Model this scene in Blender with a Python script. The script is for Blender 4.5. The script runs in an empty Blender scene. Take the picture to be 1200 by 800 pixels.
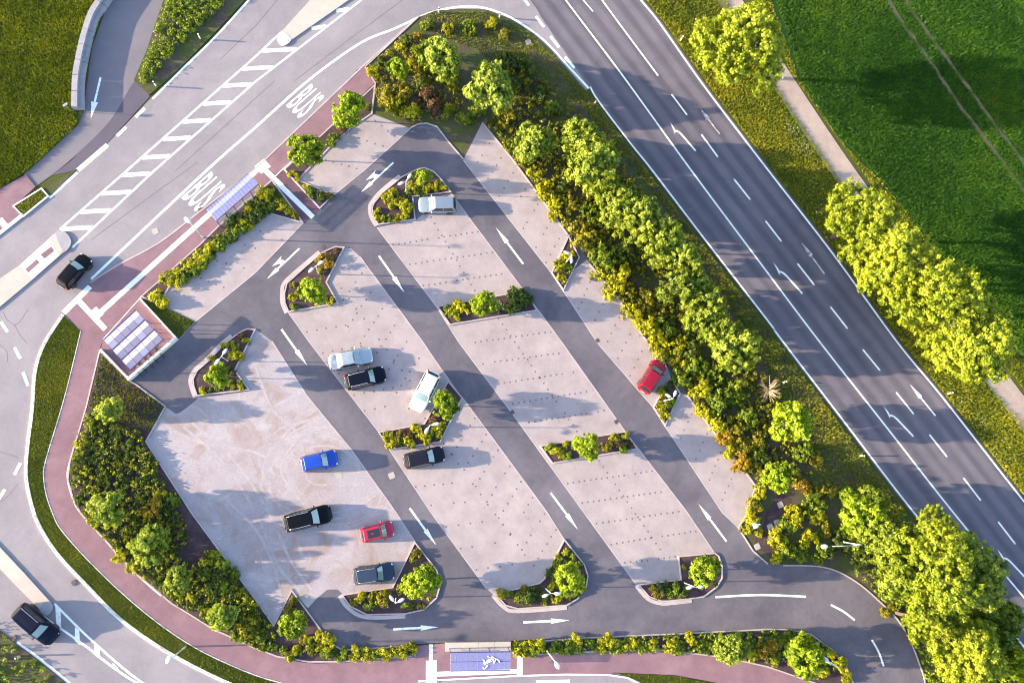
import bpy, bmesh, math, random
import numpy as np
from mathutils import Vector, Matrix

random.seed(7)
RNG = np.random.default_rng(11)
R = math.radians
SC = bpy.context.scene
COL = SC.collection

# ---------------------------------------------------------------- camera
F_PX = 1200 * 28 / 36.0            # 28 mm lens on a 36 mm wide frame, in photo pixels
CAM_H = 85.0                       # metres above the car park
NADIR = (478.0, 548.0)             # photo pixel straight below the drone
_D = np.array([NADIR[0] - 600, NADIR[1] - 400, F_PX]); _D /= np.linalg.norm(_D)
_E1 = np.array([1.0, 0, 0]) - _D * _D[0]; _E1 /= np.linalg.norm(_E1)
_E2 = -np.cross(_D, _E1)
def c2w(v): v = np.asarray(v, float); return Vector((v @ _E1, v @ _E2, -(v @ _D)))
cam_data = bpy.data.cameras.new('camera')
cam_data.lens = 28; cam_data.sensor_width = 36; cam_data.sensor_fit = 'HORIZONTAL'
cam_data.clip_start = 0.5; cam_data.clip_end = 3000
cam = bpy.data.objects.new('camera', cam_data); COL.objects.link(cam)
M = Matrix.Identity(4)
for k, ax in enumerate((c2w((1, 0, 0)), c2w((0, -1, 0)), c2w((0, 0, -1)))):
    for r_ in range(3): M[r_][k] = ax[r_]
M[2][3] = CAM_H
cam.matrix_world = M
SC.camera = cam

# ---------------------------------------------------------------- light
SUN_EL, SKY_STRENGTH, SUN_STRENGTH, EXPOSURE = 12.5, 0.104, 3.1, 2.66
SUN_AZ = 180.0                     # the sun stands over the -X side, shadows run towards +X
world = bpy.data.worlds.new('World'); SC.world = world; world.use_nodes = True
wn = world.node_tree.nodes; wn.clear()
sky = wn.new('ShaderNodeTexSky'); sky.sky_type = 'NISHITA'; sky.sun_disc = False
sky.sun_elevation = R(SUN_EL); sky.sun_rotation = R(270)
sky.air_density = 1.0; sky.dust_density = 1.1; sky.ozone_density = 1.0
bg = wn.new('ShaderNodeBackground'); bg.inputs['Strength'].default_value = SKY_STRENGTH
wo = wn.new('ShaderNodeOutputWorld')
world.node_tree.links.new(sky.outputs[0], bg.inputs[0]); world.node_tree.links.new(bg.outputs[0], wo.inputs[0])
sl = bpy.data.lights.new('sun', 'SUN'); sl.energy = SUN_STRENGTH; sl.angle = R(0.6); sl.color = (1.0, 0.82, 0.53)
sun = bpy.data.objects.new('sun', sl); COL.objects.link(sun)
to_sun = Vector((math.cos(R(SUN_AZ)) * math.cos(R(SUN_EL)), math.sin(R(SUN_AZ)) * math.cos(R(SUN_EL)), math.sin(R(SUN_EL))))
sun.rotation_euler = to_sun.to_track_quat('Z', 'Y').to_euler(); sun.location = (0, 0, 60)
SC.view_settings.view_transform = 'Standard'; SC.view_settings.look = 'None'
SC.view_settings.exposure = EXPOSURE; SC.view_settings.gamma = 1; SC.view_settings.use_curve_mapping = False
SC.render.engine = 'CYCLES'
SC.cycles.use_denoising = True; SC.cycles.filter_width = 1.05
SC.cycles.max_bounces = 6; SC.cycles.diffuse_bounces = 3; SC.cycles.glossy_bounces = 3
SC.cycles.transmission_bounces = 6; SC.cycles.transparent_max_bounces = 8

# ---------------------------------------------------------------- helpers
def P(x, y, z=0.0):
    v = np.array([x - 600, y - 400, F_PX]); t = (CAM_H - z) / (v @ _D)
    return Vector((t * (v @ _E1), t * (v @ _E2), z))
def W(pts, z=0.0): return [tuple(P(p[0], p[1], z))[:2] for p in pts]
def SCL(x, y):                     # metres per photo pixel near a pixel
    return (P(x + 1, y) - P(x - 1, y)).length / 2
def link(name, me, m=None, parent=None, **props):
    o = bpy.data.objects.new(name, me); COL.objects.link(o)
    if m is not None and me is not None and not me.materials: me.materials.append(m)
    if parent is not None: o.parent = parent
    for k, v in props.items(): o[k] = v
    return o
def root(name, loc, rz=0.0, **props):
    o = bpy.data.objects.new(name, None); COL.objects.link(o)
    o.empty_display_size = 0.3; o.location = loc; o.rotation_euler = (0, 0, rz)
    for k, v in props.items(): o[k] = v
    return o
def mesh_from(name, verts, faces, smooth=False):
    me = bpy.data.meshes.new(name); me.from_pydata([tuple(v) for v in verts], [], faces); me.update()
    if smooth: me.polygons.foreach_set('use_smooth', [True] * len(me.polygons))
    return me
def bm_mesh(name, bm, smooth=False):
    bmesh.ops.recalc_face_normals(bm, faces=bm.faces)
    me = bpy.data.meshes.new(name); bm.to_mesh(me); bm.free()
    if smooth: me.polygons.foreach_set('use_smooth', [True] * len(me.polygons))
    return me
def cr(pts, n=5, closed=False):    # Catmull-Rom through the points
    p = [np.array(q[:2], float) for q in pts]; out = []; L = len(p)
    rng = range(L) if closed else range(L - 1)
    for i in rng:
        if closed: a, b, c, d = p[i - 1], p[i], p[(i + 1) % L], p[(i + 2) % L]
        else: a, b, c, d = p[max(i - 1, 0)], p[i], p[i + 1], p[min(i + 2, L - 1)]
        for k in range(n):
            t = k / n
            out.append(0.5 * (2 * b + (c - a) * t + (2 * a - 5 * b + 4 * c - d) * t * t + (3 * b - a - 3 * c + d) * t ** 3))
    if not closed: out.append(p[-1])
    return [tuple(q) for q in out]
def area2(p): return sum(p[i - 1][0] * p[i][1] - p[i][0] * p[i - 1][1] for i in range(len(p)))
def sheet(name, wpts, z, m, parent=None, z0=None, **props):   # a flat polygon, with sides down to z0 when given
    if area2(wpts) < 0: wpts = wpts[::-1]
    bm = bmesh.new()
    vs = [bm.verts.new((x, y, z)) for x, y in wpts]
    f = bm.faces.new(vs)
    if z0 is not None:
        lo = [bm.verts.new((x, y, z0)) for x, y in wpts]
        for i in range(len(vs)):
            j = (i + 1) % len(vs); bm.faces.new((vs[j], vs[i], lo[i], lo[j]))
    f.normal_update(); bmesh.ops.triangulate(bm, faces=[f], ngon_method='EAR_CLIP')
    me = bpy.data.meshes.new(name); bm.to_mesh(me); bm.free()
    return link(name, me, m, parent, **props)
def offsets(line, closed):
    L = len(line); res = []
    for i in range(L):
        a = line[i - 1] if (closed or i > 0) else line[i]; b = line[(i + 1) % L] if (closed or i < L - 1) else line[i]
        p = line[i]
        def nrm(u, v):
            dx, dy = v[0] - u[0], v[1] - u[1]; l = math.hypot(dx, dy) or 1; return (-dy / l, dx / l)
        n1 = nrm(a, p) if a is not p else nrm(p, b); n2 = nrm(p, b) if b is not p else n1
        nx, ny = n1[0] + n2[0], n1[1] + n2[1]; l2 = nx * nx + ny * ny
        k = 2 / l2 if l2 > 0.35 else 2 / 0.35
        res.append((nx * k, ny * k))
    return res
def dedupe(l, eps=0.02):
    o = [l[0]]
    for p in l[1:]:
        if math.hypot(p[0] - o[-1][0], p[1] - o[-1][1]) > eps: o.append(p)
    return o
def ribbon_mesh(name, line, wa, wb, z0, z1, closed=False):    # box profile swept along a line: from offset wa to wb
    line = dedupe(line); off = offsets(line, closed); L = len(line); vs, fs = [], []
    for (x, y), (nx, ny) in zip(line, off):
        for w, z in ((wa, z0), (wa, z1), (wb, z1), (wb, z0)): vs.append((x + nx * w, y + ny * w, z))
    for i in range(L if closed else L - 1):
        j = (i + 1) % L
        for a, b in ((0, 1), (1, 2), (2, 3)): fs.append((i * 4 + a, i * 4 + b, j * 4 + b, j * 4 + a))
    if not closed: fs += [(0, 3, 2, 1), ((L - 1) * 4, (L - 1) * 4 + 1, (L - 1) * 4 + 2, (L - 1) * 4 + 3)]
    bm = bmesh.new(); me = mesh_from(name, vs, fs); bm.from_mesh(me); bmesh.ops.recalc_face_normals(bm, faces=bm.faces); bm.to_mesh(me); bm.free()
    return me
def strip(name, wline, width, z, m, parent):                  # painted line: flat strip
    wline = dedupe(wline); off = offsets(wline, False); vs, fs = [], []
    for (x, y), (nx, ny) in zip(wline, off):
        vs += [(x + nx * width / 2, y + ny * width / 2, z), (x - nx * width / 2, y - ny * width / 2, z)]
    for i in range(len(wline) - 1): fs.append((2 * i, 2 * i + 1, 2 * i + 3, 2 * i + 2))
    return link(name, mesh_from(name, vs, fs), m, parent)
def tube(bm, p0, p1, r0, r1, n=8, caps=True):
    p0, p1 = Vector(p0), Vector(p1); d = (p1 - p0).normalized()
    u = d.orthogonal().normalized(); v = d.cross(u)
    a = [bm.verts.new(p0 + (u * math.cos(2 * math.pi * k / n) + v * math.sin(2 * math.pi * k / n)) * r0) for k in range(n)]
    b = [bm.verts.new(p1 + (u * math.cos(2 * math.pi * k / n) + v * math.sin(2 * math.pi * k / n)) * r1) for k in range(n)]
    for k in range(n): bm.faces.new((a[k], a[(k + 1) % n], b[(k + 1) % n], b[k]))
    if caps: bm.faces.new(a[::-1]); bm.faces.new(b)
def box(bm, c, s, rz=0.0, bev=0.0):
    m = Matrix.Translation(Vector(c)) @ Matrix.Rotation(rz, 4, 'Z') @ Matrix.Diagonal((s[0], s[1], s[2], 1))
    r = bmesh.ops.create_cube(bm, size=1, matrix=m)
    if bev > 0:
        es = list({e for v in r['verts'] for e in v.link_edges})
        bmesh.ops.bevel(bm, geom=es, offset=bev, segments=2, affect='EDGES', profile=0.5)
def part(name, fn, m, parent, smooth=False, **props):
    bm = bmesh.new(); fn(bm); return link(name, bm_mesh(name, bm, smooth), m, parent, **props)
def copy_tree(o, parent=None):
    c = o.copy(); COL.objects.link(c); c.parent = parent
    for ch in list(o.children): copy_tree(ch, c)
    return c
def inside(pts, q):                # vectorised point in polygon
    pts = np.asarray(pts); x, y = q[:, 0], q[:, 1]; r = np.zeros(len(q), bool); j = len(pts) - 1
    for i in range(len(pts)):
        xi, yi = pts[i]; xj, yj = pts[j]
        c = ((yi > y) != (yj > y)) & (x < (xj - xi) * (y - yi) / ((yj - yi) or 1e-9) + xi); r ^= c; j = i
    return r
def scatter(wpoly, density, rng=RNG):
    a = np.asarray(wpoly); lo, hi = a.min(0), a.max(0); n = int(np.prod(hi - lo) * density)
    q = rng.uniform(lo, hi, (n, 2)); return q[inside(wpoly, q)]

# ---------------------------------------------------------------- materials
def nt(m): return m.node_tree.nodes, m.node_tree.links
def mat(name, c, rough=0.8, metal=0.0, coat=0.0, alpha=1.0, spec=0.5):
    m = bpy.data.materials.new(name); m.use_nodes = True; b = m.node_tree.nodes['Principled BSDF']
    b.inputs['Base Color'].default_value = (*c, 1); b.inputs['Roughness'].default_value = rough
    b.inputs['Metallic'].default_value = metal; b.inputs['Coat Weight'].default_value = coat
    b.inputs['Coat Roughness'].default_value = 0.06
    b.inputs['Alpha'].default_value = alpha; b.inputs['Specular IOR Level'].default_value = spec
    return m
def noise(n, l, co, scale, detail=4, rough=0.55, dist=0.0):
    t = n.new('ShaderNodeTexNoise'); t.inputs['Scale'].default_value = scale; t.inputs['Detail'].default_value = detail
    t.inputs['Roughness'].default_value = rough; t.inputs['Distortion'].default_value = dist
    l.new(co, t.inputs['Vector']); return t.outputs['Fac']
def ramp(n, l, fac, stops):
    r = n.new('ShaderNodeValToRGB'); e = r.color_ramp.elements
    while len(e) < len(stops): e.new(0.5)
    for k, (p, c) in enumerate(stops): e[k].position = p; e[k].color = (*c, 1) if len(c) == 3 else c
    l.new(fac, r.inputs[0]); return r.outputs[0]
def mixc(n, l, fac, a, b, mode='MIX'):
    x = n.new('ShaderNodeMix'); x.data_type = 'RGBA'; x.blend_type = mode
    for s, v in ((x.inputs[0], fac), (x.inputs[6], a), (x.inputs[7], b)):
        if isinstance(v, (int, float)): s.default_value = v
        elif isinstance(v, tuple): s.default_value = (*v, 1)
        else: l.new(v, s)
    return x.outputs[2]
def mth(n, l, op, a, b=0.0, c=0.0):
    x = n.new('ShaderNodeMath'); x.operation = op
    for s, v in zip(x.inputs, (a, b, c)):
        if isinstance(v, (int, float)): s.default_value = v
        else: l.new(v, s)
    return x.outputs[0]
def ground_mat(name, c1, c2, s_big=0.15, s_mid=1.2, s_fine=14.0, fine=0.25, rough=0.9, bump=0.25, bscale=20.0, extra=None, spec=0.3):
    m = mat(name, c1, rough, spec=spec); n, l = nt(m); b = n['Principled BSDF']
    pos = n.new('ShaderNodeNewGeometry').outputs['Position']
    big = noise(n, l, pos, s_big, 5, 0.6); mid = noise(n, l, pos, s_mid, 5, 0.65); fin = noise(n, l, pos, s_fine, 3, 0.7)
    f = mth(n, l, 'ADD', mth(n, l, 'MULTIPLY', big, 0.6), mth(n, l, 'MULTIPLY', mid, 0.4))
    col = ramp(n, l, f, [(0.36, c1), (0.64, c2)])
    spk = ramp(n, l, fin, [(0.25, (1 - fine,) * 3), (0.75, (1 + fine,) * 3)])
    col = mixc(n, l, 1.0, col, spk, 'MULTIPLY')
    if extra: col = extra(n, l, pos, col)
    l.new(col, b.inputs['Base Color'])
    if bump:
        bp = n.new('ShaderNodeBump'); bp.inputs['Strength'].default_value = bump; bp.inputs['Distance'].default_value = 0.02
        l.new(noise(n, l, pos, bscale, 4, 0.7), bp.inputs['Height']); l.new(bp.outputs[0], b.inputs['Normal'])
    return m
def leaf_mat(name, dark, mid, light, trans=0.35):
    m = bpy.data.materials.new(name); m.use_nodes = True; n, l = nt(m); n.clear()
    at = n.new('ShaderNodeAttribute'); at.attribute_name = 'tint'
    oi = n.new('ShaderNodeObjectInfo')
    f = mth(n, l, 'ADD', at.outputs['Fac'], mth(n, l, 'MULTIPLY', mth(n, l, 'SUBTRACT', oi.outputs['Random'], 0.5), 0.3))
    col = ramp(n, l, f, [(0.0, dark), (0.5, mid), (1.0, light)])
    d = n.new('ShaderNodeBsdfPrincipled'); d.inputs['Roughness'].default_value = 0.55; d.inputs['Specular IOR Level'].default_value = 0.35
    t = n.new('ShaderNodeBsdfTranslucent'); mx = n.new('ShaderNodeMixShader'); mx.inputs[0].default_value = trans
    l.new(col, d.inputs['Base Color'])
    tc = mixc(n, l, 1.0, col, (1.25, 1.2, 0.5), 'MULTIPLY'); l.new(tc, t.inputs['Color'])
    o = n.new('ShaderNodeOutputMaterial'); l.new(d.outputs[0], mx.inputs[1]); l.new(t.outputs[0], mx.inputs[2]); l.new(mx.outputs[0], o.inputs[0])
    return m
MT = {}
def cracks(n, l, pos, col):        # tar seams and patches
    v = n.new('ShaderNodeTexVoronoi'); v.feature = 'DISTANCE_TO_EDGE'; v.inputs['Scale'].default_value = 0.055
    w = n.new('ShaderNodeVectorMath'); w.operation = 'ADD'
    nz = n.new('ShaderNodeTexNoise'); nz.inputs['Scale'].default_value = 0.35; nz.inputs['Detail'].default_value = 6; l.new(pos, nz.inputs['Vector'])
    sc = n.new('ShaderNodeVectorMath'); sc.operation = 'SCALE'; sc.inputs['Scale'].default_value = 3.0; l.new(nz.outputs['Color'], sc.inputs[0])
    l.new(pos, w.inputs[0]); l.new(sc.outputs[0], w.inputs[1]); l.new(w.outputs[0], v.inputs['Vector'])
    k = ramp(n, l, v.outputs['Distance'], [(0.0, (0.88,) * 3), (0.003, (1.0,) * 3)])
    return mixc(n, l, 1.0, col, k, 'MULTIPLY')
def wear2(n, l, pos, col):         # long pale and dark drifts, small repairs
    a = noise(n, l, pos, 0.10, 6, 0.62, 1.5); b = noise(n, l, pos, 2.5, 5, 0.75)
    col = mixc(n, l, 1.0, col, ramp(n, l, a, [(0.36, (0.90, 0.90, 0.91)), (0.64, (1.10, 1.09, 1.07))]), 'MULTIPLY')
    return mixc(n, l, 1.0, col, ramp(n, l, b, [(0.28, (0.90,) * 3), (0.42, (1.0,) * 3), (0.75, (1.06,) * 3)]), 'MULTIPLY')
def tracks(n, l, pos, col):        # wheel tracks polished along the highway (u = metres across)
    u = n.new('ShaderNodeUVMap'); u.uv_map = 'road'; s = n.new('ShaderNodeSeparateXYZ'); l.new(u.outputs[0], s.inputs[0])
    a = mth(n, l, 'COSINE', mth(n, l, 'MULTIPLY', mth(n, l, 'ADD', s.outputs['X'], 0.15), 2 * math.pi / 1.78))
    cmb = n.new('ShaderNodeCombineXYZ'); l.new(mth(n, l, 'MULTIPLY', s.outputs['X'], 0.8), cmb.inputs[0]); l.new(mth(n, l, 'MULTIPLY', s.outputs['Y'], 0.05), cmb.inputs[1])
    nz = noise(n, l, cmb.outputs[0], 1.0, 4, 0.6)
    k = mth(n, l, 'ADD', mth(n, l, 'MULTIPLY', a, 0.34), mth(n, l, 'MULTIPLY', nz, 1.5))
    t = ramp(n, l, k, [(0.35, (0.88, 0.88, 0.9)), (1.15, (1.35, 1.30, 1.26))])
    return wear2(n, l, pos, mixc(n, l, 1.0, col, t, 'MULTIPLY'))
def wear(n, l, pos, col):          # tyre-polished and dusty areas of the lanes
    a = noise(n, l, pos, 0.16, 5, 0.6, 0.8); b = noise(n, l, pos, 1.6, 6, 0.75)
    col = mixc(n, l, 1.0, col, ramp(n, l, a, [(0.38, (0.86, 0.86, 0.87)), (0.62, (1.18, 1.16, 1.13))]), 'MULTIPLY')
    return mixc(n, l, 1.0, col, ramp(n, l, b, [(0.30, (0.88,) * 3), (0.45, (1.0,) * 3), (0.72, (1.09,) * 3)]), 'MULTIPLY')
def grow(c, k): return tuple(min(x * k, 1) for x in c)
MT['street'] = ground_mat('worn_asphalt', (0.205, 0.184, 0.218), (0.258, 0.229, 0.262), 0.08, 0.5, 25, 0.16, extra=wear2)
MT['highway'] = ground_mat('highway_asphalt', (0.082, 0.075, 0.104), (0.112, 0.101, 0.130), 0.06, 0.5, 25, 0.15, extra=tracks)
MT['lane'] = ground_mat('car_park_asphalt', (0.092, 0.083, 0.112), (0.128, 0.114, 0.144), 0.09, 0.6, 25, 0.15, extra=wear)
MT['path'] = ground_mat('bike_path_asphalt', (0.15, 0.132, 0.162), (0.19, 0.168, 0.198), 0.1, 0.6, 25, 0.15)
MT['path_new'] = ground_mat('fresh_asphalt', (0.085, 0.072, 0.105), (0.11, 0.095, 0.13), 0.1, 0.6, 25, 0.15)
def stains(n, l, pos, col):
    s = noise(n, l, pos, 0.5, 6, 0.7)
    k = ramp(n, l, s, [(0.35, (0.88, 0.86, 0.87)), (0.6, (1.04, 1.03, 1.03))])
    o = noise(n, l, pos, 0.9, 4, 0.6, 0.6); col = mixc(n, l, 1.0, col, ramp(n, l, o, [(0.64, (1.0,) * 3), (0.74, (0.84, 0.83, 0.84))]), 'MULTIPLY')
    return mixc(n, l, 1.0, col, k, 'MULTIPLY')
MT['bay'] = ground_mat('pale_block_paving', (0.305, 0.256, 0.278), (0.365, 0.306, 0.322), 0.12, 0.8, 16, 0.12, extra=stains)
MT['red'] = ground_mat('red_block_paving', (0.19, 0.108, 0.14), (0.245, 0.145, 0.178), 0.2, 0.7, 14, 0.18, extra=stains)
MT['redd'] = ground_mat('shade_toned_red_paving', (0.105, 0.056, 0.085), (0.135, 0.075, 0.105), 0.2, 0.7, 14, 0.18)  # red-purple paving with the walkway's shade put into its colour
MT['kerb'] = ground_mat('kerb_concrete', (0.35, 0.29, 0.31), (0.45, 0.38, 0.39), 0.4, 2, 18, 0.15)
MT['kerb_white'] = ground_mat('white_kerb_concrete', (0.66, 0.63, 0.62), (0.80, 0.77, 0.74), 0.4, 2, 18, 0.12)
MT['concrete'] = ground_mat('pale_concrete', (0.4, 0.335, 0.315), (0.48, 0.41, 0.38), 0.3, 1.5, 16, 0.12)
MT['wallc'] = ground_mat('grey_concrete', (0.24, 0.225, 0.27), (0.35, 0.325, 0.37), 0.4, 2.5, 18, 0.2)
def worn(n, l, pos, col):
    s = noise(n, l, pos, 3.0, 5, 0.75)
    return mixc(n, l, ramp(n, l, s, [(0.33, (0.6,) * 3), (0.47, (0,) * 3)]), col, (0.30, 0.27, 0.28))
MT['paint'] = ground_mat('white_road_paint', (0.80, 0.78, 0.77), (0.88, 0.86, 0.84), 0.5, 3, 30, 0.06, rough=0.7, bump=0, extra=worn)
def very_worn(n, l, pos, col):
    s = noise(n, l, pos, 2.2, 6, 0.8)
    return mixc(n, l, ramp(n, l, s, [(0.44, (0.95,) * 3), (0.56, (0.1,) * 3)]), col, (0.14, 0.125, 0.14))
MT['paint_old'] = ground_mat('worn_road_paint', (0.60, 0.58, 0.60), (0.75, 0.72, 0.72), 0.5, 3, 30, 0.06, rough=0.7, bump=0, extra=very_worn)
MT['tactile'] = ground_mat('white_tactile_paving', (0.74, 0.71, 0.70), (0.84, 0.81, 0.78), 0.5, 2, 10, 0.12)
MT['soil'] = ground_mat('bark_mulch', (0.04, 0.022, 0.03), (0.085, 0.05, 0.056), 0.8, 4, 18, 0.5, bump=0.8)
def litter(n, l, pos, col):
    s = noise(n, l, pos, 0.35, 6, 0.7); g = noise(n, l, pos, 6.0, 3, 0.7)
    grass = ramp(n, l, g, [(0.3, (0.035, 0.05, 0.012)), (0.7, (0.08, 0.095, 0.02))])
    return mixc(n, l, ramp(n, l, s, [(0.42, (0,) * 3), (0.58, (1,) * 3)]), col, grass)
MT['scrub'] = ground_mat('scrub_soil', (0.055, 0.04, 0.034), (0.105, 0.078, 0.062), 0.5, 3, 14, 0.4, bump=0.8, extra=litter)
MT['turf'] = ground_mat('turf', (0.04, 0.05, 0.008), (0.075, 0.08, 0.012), 0.25, 1.5, 9, 0.35, bump=0.8)
MT['field'] = ground_mat('crop_soil', (0.01, 0.04, 0.006), (0.022, 0.065, 0.01), 0.12, 1.0, 8, 0.4, bump=0.8)
MT['bare'] = ground_mat('bare_earth', (0.16, 0.11, 0.065), (0.24, 0.165, 0.10), 0.5, 2, 12, 0.3)
MT['track'] = ground_mat('dirt_track', (0.3, 0.225, 0.2), (0.4, 0.31, 0.28), 0.3, 1.4, 14, 0.25)
MT['dark'] = mat('black_metal', (0.02, 0.02, 0.025), 0.5, 0.4)
MT['stud'] = mat('dark_paver', (0.12, 0.10, 0.115), 0.8)
MT['iron'] = mat('cast_iron', (0.10, 0.07, 0.065), 0.7, 0.3)
MT['ironl'] = mat('pale_cover', (0.36, 0.32, 0.31), 0.8)
MT['white'] = mat('white_plastic', (0.80, 0.80, 0.80), 0.4)
MT['lampw'] = mat('white_lacquer', (0.58, 0.57, 0.55), 0.4)
MT['steel'] = mat('galvanised_steel', (0.45, 0.46, 0.48), 0.4, 0.7)
MT['navy'] = mat('navy_lacquer', (0.03, 0.035, 0.16), 0.4)
MT['red_refl'] = mat('reflector', (0.5, 0.05, 0.03), 0.3)
CX, CY = P(385, 548)[:2]
def gravel_x(n, l, pos, col):      # ring of tyre tracks, dusty pale sweeps
    mp = n.new('ShaderNodeVectorMath'); mp.operation = 'SUBTRACT'; l.new(pos, mp.inputs[0]); mp.inputs[1].default_value = (CX, CY, 0)
    wn_ = n.new('ShaderNodeTexNoise'); wn_.inputs['Scale'].default_value = 0.11; wn_.inputs['Detail'].default_value = 3; l.new(pos, wn_.inputs['Vector'])
    ws = n.new('ShaderNodeVectorMath'); ws.operation = 'MULTIPLY_ADD'; ws.inputs[1].default_value = (5.5, 5.5, 0); l.new(wn_.outputs['Color'], ws.inputs[0]); l.new(mp.outputs[0], ws.inputs[2])
    ln = n.new('ShaderNodeVectorMath'); ln.operation = 'LENGTH'; l.new(ws.outputs[0], ln.inputs[0]); d = ln.outputs['Value']
    ring = mth(n, l, 'SINE', mth(n, l, 'MULTIPLY', d, 3.6)); fade = ramp(n, l, mth(n, l, 'MULTIPLY', d, 0.1), [(0.12, (0,) * 3), (0.28, (1,) * 3), (0.85, (0.8,) * 3), (1.0, (0,) * 3)])
    nz = noise(n, l, pos, 0.9, 5, 0.65)
    rr = mth(n, l, 'MULTIPLY', mth(n, l, 'MULTIPLY', ramp(n, l, ring, [(0.6, (0,) * 3), (1.0, (1,) * 3)]), fade), ramp(n, l, noise(n, l, pos, 0.33, 5, 0.7), [(0.44, (0,) * 3), (0.62, (1,) * 3)]))
    col = mixc(n, l, mth(n, l, 'MULTIPLY', rr, 0.25), col, (0.46, 0.41, 0.45))
    s = noise(n, l, pos, 0.28, 6, 0.65, 1.2)
    col = mixc(n, l, ramp(n, l, s, [(0.48, (0,) * 3), (0.66, (0.8,) * 3)]), col, (0.27, 0.195, 0.185))
    s2 = noise(n, l, pos, 0.22, 7, 0.7, 2.0)
    col = mixc(n, l, ramp(n, l, s2, [(0.56, (0,) * 3), (0.70, (0.45,) * 3)]), col, (0.46, 0.42, 0.46))
    s3 = noise(n, l, pos, 2.2, 6, 0.75)
    return mixc(n, l, ramp(n, l, s3, [(0.60, (0,) * 3), (0.72, (0.4,) * 3)]), col, (0.21, 0.175, 0.20))
MT['gravel'] = ground_mat('rolled_gravel', (0.300, 0.258, 0.290), (0.365, 0.315, 0.350), 0.1, 0.7, 9, 0.26, extra=gravel_x)
def dust(n, l, pos, col):
    return mixc(n, l, ramp(n, l, noise(n, l, pos, 0.7, 6, 0.75), [(0.42, (0,) * 3), (0.64, (0.75,) * 3)]), col, (0.405, 0.352, 0.365))
MT['tyre_track'] = ground_mat('tyre_track_gravel', (0.300, 0.256, 0.285), (0.365, 0.313, 0.343), 0.1, 0.7, 9, 0.26, extra=dust)
LEAF = {
 'y': leaf_mat('yellow_green_leaf', (0.12, 0.13, 0.005), (0.35, 0.345, 0.009), (0.56, 0.52, 0.018)),
 'g': leaf_mat('green_leaf', (0.06, 0.10, 0.007), (0.165, 0.225, 0.014), (0.30, 0.35, 0.03)),
 'd': leaf_mat('dark_green_leaf', (0.032, 0.058, 0.010), (0.085, 0.125, 0.018), (0.165, 0.20, 0.03)),
 'o': leaf_mat('olive_leaf', (0.09, 0.085, 0.008), (0.235, 0.215, 0.014), (0.38, 0.33, 0.028)),
 'b': leaf_mat('bronze_leaf', (0.07, 0.035, 0.022), (0.15, 0.08, 0.045), (0.24, 0.13, 0.07)),
 'w': leaf_mat('orange_leaf', (0.13, 0.08, 0.010), (0.32, 0.21, 0.015), (0.46, 0.32, 0.02)),
 't': leaf_mat('young_tree_leaf', (0.075, 0.125, 0.004), (0.235, 0.325, 0.010), (0.38, 0.47, 0.025)),
 'p': leaf_mat('pale_tree_leaf', (0.08, 0.125, 0.012), (0.25, 0.32, 0.035), (0.42, 0.48, 0.08)),
 'm': leaf_mat('hedge_tree_leaf', (0.07, 0.11, 0.010), (0.235, 0.30, 0.028), (0.42, 0.47, 0.075)),
 'h': leaf_mat('tall_tree_leaf', (0.07, 0.11, 0.006), (0.24, 0.30, 0.014), (0.42, 0.45, 0.035)),
 'k': leaf_mat('grass_blade', (0.065, 0.10, 0.004), (0.185, 0.225, 0.008), (0.46, 0.40, 0.022), 0.3),
 'c': leaf_mat('crop_blade', (0.015, 0.062, 0.004), (0.040, 0.128, 0.008), (0.135, 0.215, 0.010), 0.3),
}
MT['bark'] = ground_mat('bark', (0.07, 0.05, 0.035), (0.13, 0.10, 0.075), 1, 6, 30, 0.3)
# ================================================================ the setting
ST = dict(kind='structure')
g = sheet('ground', [(-400, -400), (400, -400), (400, 400), (-400, 400)], 0.0, MT['turf'], **ST)

# ---- the street and the highway
street = sheet('street', W([(-160, 330), (-160, 210), (30, 250), (100, 196), (178, 114), (250, 46), (291, 0), (340, -60), (400, -140), (600, -140),
    (625, 0), (640, 25), (692, 102), (640, 140), (500, 160), (300, 330), (120, 480), (120, 560), (200, 690), (330, 780), (760, 783), (860, 815), (960, 850), (960, 1000), (-160, 1000)]), 0.02, MT['street'], **ST)
HC = [(560, -142), (612, -68), (662.5, 0), (720, 76), (750, 117), (810, 200), (900, 320.5), (960, 400), (1040, 502), (1116, 599), (1200, 700), (1290, 808), (1380, 916)]
HE = [(470, -200), (540, -100), (620, -1), (638, 26), (690, 102), (738, 168), (762, 200), (824, 281), (900, 379), (912, 397), (990, 499), (1066, 598), (1166, 720), (1260, 834), (1340, 930)]
HR = [(650, -142), (700, -68), (754, 0), (776, 27), (829, 102), (903, 199), (979, 297), (1054, 400), (1109, 467), (1203, 587), (1300, 706), (1400, 830), (1480, 930)]
def build_highway():
    left = W(cr(HE, 4)); right = W(cr(HR, 4)); cen = W(cr(HC, 6))
    poly = left + right[::-1]
    if area2(poly) < 0: poly = poly[::-1]
    bm = bmesh.new(); vs = [bm.verts.new((x, y, 0.028)) for x, y in poly]; bm.faces.new(vs).normal_update()
    bmesh.ops.triangulate(bm, faces=bm.faces[:], ngon_method='EAR_CLIP')
    me = bpy.data.meshes.new('highway'); bm.to_mesh(me); bm.free()
    ax = np.array(cen[-1]) - np.array(cen[0]); ax /= np.linalg.norm(ax); nn = np.array([-ax[1], ax[0]])
    uv = me.uv_layers.new(name='road'); c0 = np.array(cen[len(cen) // 2])
    for lp in me.loops:
        q = np.array(me.vertices[lp.vertex_index].co[:2]) - c0; uv.data[lp.index].uv = (q @ nn, q @ ax)
    return link('highway', me, MT['highway'], **ST)
highway = build_highway()
ZP = 0.036
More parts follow.
